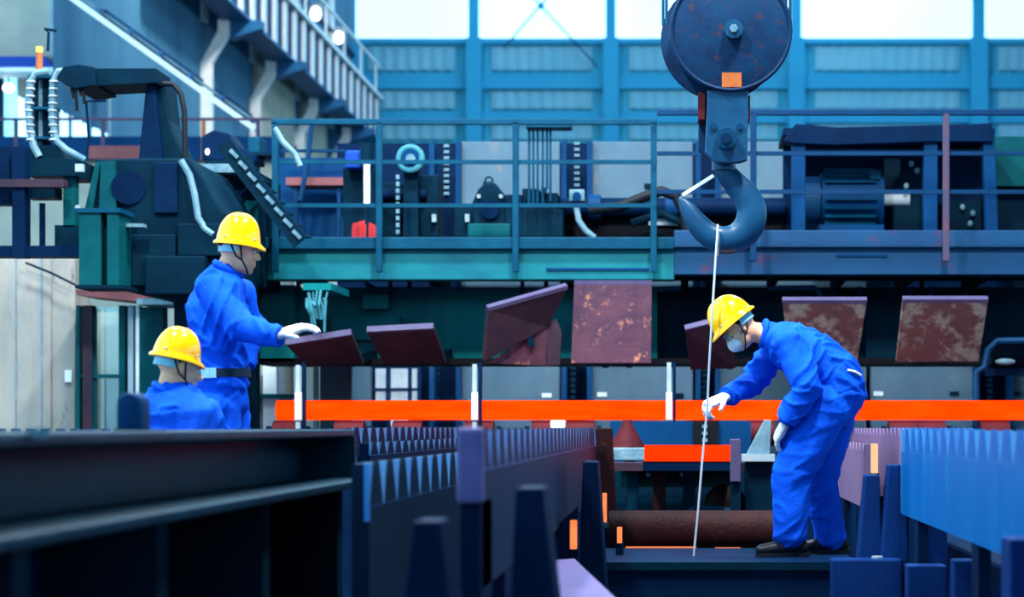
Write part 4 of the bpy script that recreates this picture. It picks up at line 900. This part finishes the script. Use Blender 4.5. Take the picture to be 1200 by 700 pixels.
def head_geo(m, c, f, u, s=1.0):
    f = Vector(f).normalized(); u = Vector(u); u = (u-f*u.dot(f)).normalized(); l = u.cross(f)
    R = Matrix((f, l, u)).transposed()
    def at(a, b, z): return Vector(c)+(f*a+l*b+u*z)*s
    m.ell(at(-.012, 0, .03), (.098*s, .078*s, .092*s), 20, 14, R)             # skull
    m.ell(at(.022, 0, -.05), (.064*s, .058*s, .070*s), 18, 12, R)             # face and jaw
    m.ell(at(.056, 0, -.098), (.026*s, .03*s, .022*s), 14, 10, R)             # chin
    m.ell(at(.078, 0, .012), (.016*s, .05*s, .012*s), 14, 8, R)               # brow
    loft(m, [at(.082, 0, .005), at(.098, 0, -.02), at(.104, 0, -.034)], [.009*s, .012*s, .015*s], l, 10)   # nose
    for q in (-1, 1):
        m.ell(at(.055, q*.038, -.032), (.022*s, .018*s, .018*s), 12, 8, R)    # cheek
        m.ell(at(-.008, q*.078, -.02), (.018*s, .009*s, .032*s), 12, 8, R)    # ear
    m.ell(at(.082, 0, -.062), (.012*s, .024*s, .006*s), 12, 6, R); m.ell(at(.079, 0, -.075), (.012*s, .02*s, .007*s), 12, 6, R)   # lips
    return at, R
def helmet(root, c, f, u, s=1.0, L=.145, W=.118, H=.16, mask=False):
    f = Vector(f).normalized(); u = Vector(u); u = (u-f*u.dot(f)).normalized(); l = u.cross(f); c = Vector(c)
    m = B(); n = 36; rows = 12; o = 0
    def pt(a, b, z): return c+f*a+l*b+u*z
    # shell: outer rings from brim edge to the crown, then closed underneath
    prof = [(1.0, -.006), (1.0, 0.004)]+[(.955*math.cos(math.radians(q))**.8, H*math.sin(math.radians(q))) for q in range(6, 90, 7)]
    for r, z in prof:
        for k in range(n):
            a = 2*math.pi*k/n; ca, sa = math.cos(a), math.sin(a); br = 1.0
            if r >= 1.0: br = 1.07+(.14*max(0, ca)**2)        # brim with a peak at the front
            dz = -.012*max(0, ca)**2 if r >= 1 else 0
            rid = .006*math.exp(-(sa*W*r/.022)**2) if z > H*.35 else 0
            m.v.append(pt(L*r*br*ca, W*r*br*sa, z+dz+rid))
    R_ = len(prof)
    for i in range(R_-1):
        for k in range(n): m.f.append((i*n+k, i*n+(k+1) % n, (i+1)*n+(k+1) % n, (i+1)*n+k))
    m.v.append(pt(0, 0, H+.006)); top = len(m.v)-1
    for k in range(n): m.f.append(((R_-1)*n+k, (R_-1)*n+(k+1) % n, top))
    # inner shell
    ib = len(m.v)
    prof2 = [(.93, -.004)]+[(.91*math.cos(math.radians(q))**.8, (H-.012)*math.sin(math.radians(q))) for q in range(10, 90, 16)]
    for r, z in prof2:
        for k in range(n):
            a = 2*math.pi*k/n; m.v.append(pt(L*r*math.cos(a), W*r*math.sin(a), z))
    for k in range(n): m.f.append((k, ib+k, ib+(k+1) % n, (k+1) % n))
    for i in range(len(prof2)-1):
        for k in range(n): m.f.append((ib+i*n+k, ib+(i+1)*n+k, ib+(i+1)*n+(k+1) % n, ib+i*n+(k+1) % n))
    m.f.append(tuple(ib+(len(prof2)-1)*n+k for k in range(n)))
    h = build(m, 'hard_hat', 'helmet_yellow', root, label='glossy yellow hard hat', smooth=True, angle=60)
    for q in (-1, 1):
        for a in (-.35, .35): build(B().ell(pt(L*.93*a*2.0, q*W*.87*(1-abs(a)*.35), .03), (.006, .006, .006), 8, 6), 'rivet', 'steel_pale', h)
    bnd = B(); pts = [pt(L*.80*math.cos(math.radians(a)), W*.82*math.sin(math.radians(a)), -.026) for a in range(95, 266, 10)]
    for i in range(len(pts)-1): bnd.bar(pts[i], pts[i+1], .006, .036, up=u)
    build(bnd, 'nape_band', 'band_pale', h)
    return pt, h
def face_parts(root, at, R, hat, l, mask=False):
    for q in (-1, 1):
        build(B().ell(at(.077, q*.031, -.004), (.011, .013, .007), 10, 8, R), 'eye', 'cloth_white', root, smooth=True)
        build(B().ell(at(.085, q*.031, -.004), (.005, .006, .006), 8, 6, R), 'pupil', 'hair_black', root, smooth=True)
        build(B().ell(at(.084, q*.033, .016), (.006, .02, .004), 8, 6, R), 'eyebrow', 'hair_black', root, smooth=True)
        build(B().tube([at(.0, q*.088, .02), at(.012, q*.088, -.05), at(.045, q*.062, -.1), at(.056, q*.01, -.122)], .0045, 6), 'chin_strap', 'black_rubber', hat)
        build(B().tube([at(-.05, q*.085, .02), at(-.02, q*.088, -.035), at(.012, q*.086, -.055)], .0045, 6), 'chin_strap', 'black_rubber', hat)
    hr = B()
    hr.ell(at(-.022, 0, .04), (.094, .082, .075), 20, 12, R)
    build(hr, 'hair', 'hair_black', root, smooth=True)
    if mask:
        mk = B(); mk.ell(at(.075, 0, -.058), (.048, .054, .05), 18, 12, R)
        ms = build(mk, 'face_mask', 'mask_white', root, smooth=True, label='white cup dust mask')
        for q in (-1, 1): build(B().tube([at(.07, q*.052, -.05), at(.02, q*.072, -.015), at(-.01, q*.088, .0)], .003, 5), 'mask_strap', 'cloth_white', ms)
        for q in (-1, 1): build(B().torus(at(.095, q*.034, -.004), .024, .004, axis=at(.2, q*.034, -.004)-at(.0, q*.01, -.004), n=14, m=5), 'goggle_rim', 'steel_pale', root)

def person(label, base, j):
    root = thing('person', label, 'person', base, group='workers in blue overalls')
    lat = Vector(j['lat'])
    # ---- continuous skin body
    bm_ = B(); at, R = head_geo(bm_, j['head'], j['hf'], j['hu'], j.get('hs', 1.0))
    loft(bm_, [j['neck'], at(-.02, 0, -.04)], [(.06, .06), (.055, .058)], lat, 16)
    tp = [p for p, r in j['torso']]; tr = [r for p, r in j['torso']]
    loft(bm_, tp, [(a*.82, b*.82) for a, b in tr], lat, 20)
    loft(bm_, [tp[-1], j['neck']], [(.07, .06), (.06, .06)], lat, 16)
    for a in ('armN', 'armF'):
        pts = [p for p, r in j[a]]; rs = [r for p, r in j[a]]
        loft(bm_, pts, [rs[0]*.68, rs[1]*.6, rs[2]*.55], lat, 14); loft(bm_, [tp[-2], pts[0]], [.06, rs[0]*.68], lat, 12)
        hd = j['hand'+a[-1]]; loft(bm_, [pts[2], Vector(pts[2])+Vector(hd[0]).normalized()*.09], [.026, .03], lat, 10)
    for a in ('legN', 'legF'):
        pts = [p for p, r in j[a]]; rs = [r for p, r in j[a]]
        loft(bm_, pts, [rs[0]*.8, rs[1]*.6, rs[2]*.5], lat, 14); ft = j['foot'+a[-1]]; loft(bm_, [ft[0]+V(0, 0, .04), ft[1]+V(0, 0, .025)], [.035, .025], lat, 12)
        loft(bm_, [pts[2], ft[0]+V(0, 0, .04)], [rs[2]*.5, .035], lat, 12)
    fuse(bm_, 'body', 'skin', root, .0085, 2)
    # ---- jacket
    jm = B(); loft(jm, tp[1:], tr[1:], lat, 24); folds = [(tp[i], tp[i+1]) for i in range(1, len(tp)-1)]
    loft(jm, [tp[-1], j['collar']], [(.105, .085), (.078, .072)], lat, 18)
    for a in ('armN', 'armF'):
        pts = [Vector(p) for p, r in j[a]]; rs = [r for p, r in j[a]]
        mid = (pts[0]+pts[1])/2; mid2 = (pts[1]+pts[2])/2
        loft(jm, [tp[-2].lerp(tp[-1], .4), pts[0], mid, pts[1], mid2, pts[2]], [rs[0], rs[0], (rs[0]+rs[1])/2, rs[1], (rs[1]+rs[2])/2*1.04, rs[2]], lat, 16)
        folds += [(pts[0], pts[1]), (pts[1], pts[2])]
    jk = fuse(jm, 'jacket', 'suit_blue', root, .011, 3, folds, .020, label='royal blue work jacket', seed=j.get('seed', 0))
    # collar, cuffs
    cl = B(); cc, cu = Vector(j['collar']), (Vector(j['head'])-Vector(j['collar'])).normalized()
    cl.torus(cc+cu*.005, .072, .017, axis=cu, n=22, m=8); build(cl, 'collar', 'suit_blue', jk, smooth=True)
    for a in ('armN', 'armF'):
        p, r = j[a][2]; q = Vector(j[a][1][0]); d = (Vector(p)-q).normalized(); p = Vector(p)
        build(B().tube([p-d*.03, p+d*.025], [r*1.04, r*.98], 16), 'cuff', 'suit_blue', jk, smooth=True)
    # ---- trousers
    tm = B(); loft(tm, tp[:3], [(a*.97, b*.97) for a, b in tr[:3]], lat, 22); folds = [(tp[0], tp[2])]
    for a in ('legN', 'legF'):
        pts = [Vector(p) for p, r in j[a]]; rs = [r for p, r in j[a]]; mid = (pts[0]+pts[1])/2; mid2 = (pts[1]+pts[2])/2
        loft(tm, [tp[1], pts[0], mid, pts[1], mid2, pts[2]], [rs[0]*.95, rs[0], (rs[0]+rs[1])/2*1.03, rs[1], (rs[1]+rs[2])/2, rs[2]], lat, 18)
        folds += [(pts[0], pts[1]), (pts[1], pts[2])]
    fuse(tm, 'trousers', j.get('tmat', 'suit_blue'), root, .012, 3, folds, .011, label='royal blue work trousers', seed=5+j.get('seed', 0))
    if j.get('belt'):
        bp, ba, bb = j['belt']; bt = B(); ax = (tp[2]-tp[0]).normalized(); l_ = (lat-ax*lat.dot(ax)).normalized(); w_ = ax.cross(l_)
        ps = [Vector(bp)+l_*ba*math.cos(k*math.pi/14)+w_*bb*math.sin(k*math.pi/14) for k in range(29)]
        for i in range(28): bt.bar(ps[i], ps[i+1], .008, .042, up=ax)
        build(bt, 'belt', 'belt_dark', root)
        wb_ = B()
        for i in range(*j.get('band', (4, 10))): wb_.bar(ps[i], ps[i+1], .014, .05, up=ax)
        build(wb_, 'pale_belt_section', 'band_pale', root)
    # ---- gloves and boots
    for a in ('N', 'F'):
        hd = j['hand'+a]; gm = B(); wr = Vector(j['arm'+a][2][0])
        hand_geo(gm, wr+Vector(hd[0]).normalized()*.025, *hd, s=j.get('gs', 1.15))
        fuse(gm, 'glove', 'glove_white', root, .0045, 2, label='white knitted glove')
        ft = j['foot'+a]; h_, t_ = Vector(ft[0]), Vector(ft[1]); d = (t_-h_); d.z = 0; d.normalize(); sm = B(); sl = V(-d.y, d.x, 0)
        loft(sm, [h_+V(0, 0, .05)-d*.02, h_+V(0, 0, .05)+d*.05, h_.lerp(t_, .6)+V(0, 0, .045), t_+V(0, 0, .035)], [(.04, .05), (.042, .055), (.05, .045), (.042, .032)], sl, 16)
        loft(sm, [h_+V(0, 0, .05)+d*.02, Vector(j['leg'+a][2][0])], [.045, .05], lat, 14)
        so = fuse(sm, 'boot', 'shoe_black', root, .008, 2, label='black work boot')
        sg = B(); pr = []
        for k, (q, wd) in enumerate(((-.05, .03), (0, .043), (.1, .044), (.17, .052), (.23, .046), (.262, .02))): pr.append((h_+d*q, wd))
        ring = [p+sl*wd for p, wd in pr]+[p-sl*wd for p, wd in pr[::-1]]
        sg.prism([V(p.x, p.y, h_.z) for p in ring], (0, 0, .022)); build(sg, 'sole', 'black_rubber', so)
    pt, hat = helmet(root, j['hat'], j['hf2'] if 'hf2' in j else j['hf'], j['hu'], **j.get('hk', {}))
    face_parts(root, at, R, hat, lat, j.get('mask', False))
    return root, jk, at

# ---- bending worker on the right
W = 12.0
def q(x, y, dy=0.0): return P(x, y, W+dy)
zf = .748
sin, cos = math.sin, math.cos
ff = V(-.77, -.16, -.62); uu = V(-.62, 0, .78)
right = dict(lat=(.10, 1, 0), head=q(866, 385, -.02), hf=ff, hu=uu, hat=q(860, 378, -.02), neck=q(889, 390), collar=q(896, 391), mask=True,
    torso=[(q(968, 488), (.175, .15)), (q(983, 461), (.20, .175)), (q(974, 440), (.195, .165)), (q(949, 419), (.20, .16)), (q(924, 404), (.205, .14)), (q(910, 398), (.15, .105))],
    armN=[(q(927, 408, -.19), .098), (q(947, 455, -.27), .092), (q(924, 489, -.24), .068)],
    armF=[(q(908, 412, .19), .088), (q(882, 448, .18), .080), (q(855, 463, .03), .060)],
    handN=[(-.42, .45, -.8), (.8, .2, -.5), (-.4, 1, .2), (.35, .4, .3)],
    handF=[(-.85, -.35, -.38), (.3, .35, -1), (.2, -1, 0), (.7, .9, .7)],
    legN=[(q(966, 476, -.10), .155), (q(928, 556, -.14), .122), (q(925, 632, -.14), .096)],
    legF=[(q(976, 478, .11), .145), (q(960, 562, .16), .112), (q(974, 634, .18), .09)],
    footN=[V(q(938, 0, -.14).x, W-.14, zf), V(q(889, 0, -.14).x, W-.17, zf)],
    footF=[V(q(986, 0, .18).x, W+.18, zf), V(q(938, 0, .18).x, W+.16, zf)], seed=1.3, gs=1.3, hk=dict(L=.142, W=.118, H=.165))
rp, rj, rat = person('worker in blue overalls and white mask bending to grip the wire', (q(950, 0).x, W, zf), right)
sh = B(); loft(sh, [q(993, 434, -.145), q(1001, 436, -.135), q(1008, 440, -.11)], [(.02, .009), (.02, .01), (.02, .009)], (0, 1, 0), 10); fuse(sh, 'shirt_edge', 'cloth_white', rp, .005, 1)
# ---- standing worker at left
W = 10.35; zf = .752
hf = V(.93, .28, -.10)
left = dict(lat=(-.45, .89, 0), head=q(280, 293), hf=hf, hu=(.08, 0, 1), hat=q(279, 287), neck=q(268, 314), collar=q(267, 317),
    torso=[(q(260, 478), (.165, .135)), (q(259, 455), (.170, .135)), (q(259, 432), (.165, .128)), (q(258, 405), (.185, .145)), (q(254, 362), (.205, .148)), (q(260, 330), (.155, .105))],
    armN=[(q(247, 340, -.15), .086), (q(284, 386, -.24), .074), (q(323, 394, -.30), .055)],
    armF=[(q(282, 345, .16), .08), (q(294, 392, .2), .07), (q(288, 424, .12), .054)],
    handN=[(.92, 0, .30), (.1, .3, -1), (.2, -1, .2), (.2, .4, .35)],
    handF=[(-.2, -.1, -1), (-1, 0, 0), (0, -1, 0), (.5, .6, .5)],
    legN=[(q(256, 482, -.08), .115), (V(q(258, 0).x, W-.1, 1.22), .09), (V(q(252, 0).x, W-.1, .88), .075)],
    legF=[(q(266, 482, .09), .115), (V(q(270, 0).x, W+.12, 1.22), .09), (V(q(262, 0).x, W+.14, .88), .075)],
    footN=[V(q(246, 0).x, W-.1, zf), V(q(246, 0).x+.17, W-.06, zf)], footF=[V(q(256, 0).x, W+.14, zf), V(q(256, 0).x+.17, W+.18, zf)],
    belt=(q(259, 438), .178, .142), seed=4.1, band=(3, 12), hk=dict(L=.116, W=.108, H=.158))
lp_, lj, lat_ = person('standing worker in blue overalls reaching a gloved hand to plate', (q(259, 0).x, W, zf), left)
# ---- sitting worker in front of him
W = 9.2
sit = dict(lat=(-.82, .57, 0), head=q(211, 430), hf=V(.86, .46, -.22), hu=(.12, .05, 1), hat=q(206, 421), neck=q(200, 455), collar=q(199, 459),
    torso=[(V(q(205, 0).x, W, 1.10), (.18, .14)), (V(q(204, 0).x, W, 1.20), (.18, .15)), (V(q(203, 0).x, W, 1.30), (.18, .145)), (q(204, 515), (.215, .16)), (q(204, 484), (.21, .15)), (q(200, 464), (.145, .10))],
    armN=[(q(240, 488, -.02), .08), (V(q(262, 0).x, W+.12, 1.27), .07), (V(q(262, 0).x, W+.36, 1.22), .054)],
    armF=[(q(168, 488, .06), .08), (V(q(178, 0).x, W+.26, 1.27), .07), (V(q(200, 0).x, W+.45, 1.22), .054)],
    handN=[(.1, 1, -.1), (0, 0, -1), (-1, 0, 0), (.5, .5, .4)], handF=[(.2, 1, -.1), (0, 0, -1), (1, 0, 0), (.5, .5, .4)],
    legN=[(V(q(222, 0).x, W+.03, 1.09), .105), (V(q(262, 0).x, W+.40, 1.16), .085), (V(q(250, 0).x, W+.36, .86), .07)],
    legF=[(V(q(190, 0).x, W+.05, 1.09), .105), (V(q(205, 0).x, W+.48, 1.16), .085), (V(q(200, 0).x, W+.44, .86), .07)],
    footN=[V(q(250, 0).x, W+.34, zf), V(q(262, 0).x, W+.52, zf)], footF=[V(q(200, 0).x, W+.42, zf), V(q(208, 0).x, W+.6, zf)],
    seed=8.2, hk=dict(L=.112, W=.104, H=.142))
sp_, sj, sat_ = person('worker in blue overalls sitting low behind the foreground beam', (q(205, 0).x, W, zf), sit)
t = thing('wooden_stool', 'low wooden stool under the sitting worker', 'stool', (q(205, 0).x, W, .75))
x = q(205, 0).x
build(B().box((x-.17, W-.15, .93), (x+.17, W+.15, .97)), 'seat', 'rail_rusty', t)
for a in (-.14, .14):
    for b in (-.12, .12): build(B().box((x+a-.02, W+b-.02, .752), (x+a+.02, W+b+.02, .93)), 'leg', 'rail_rusty', t)
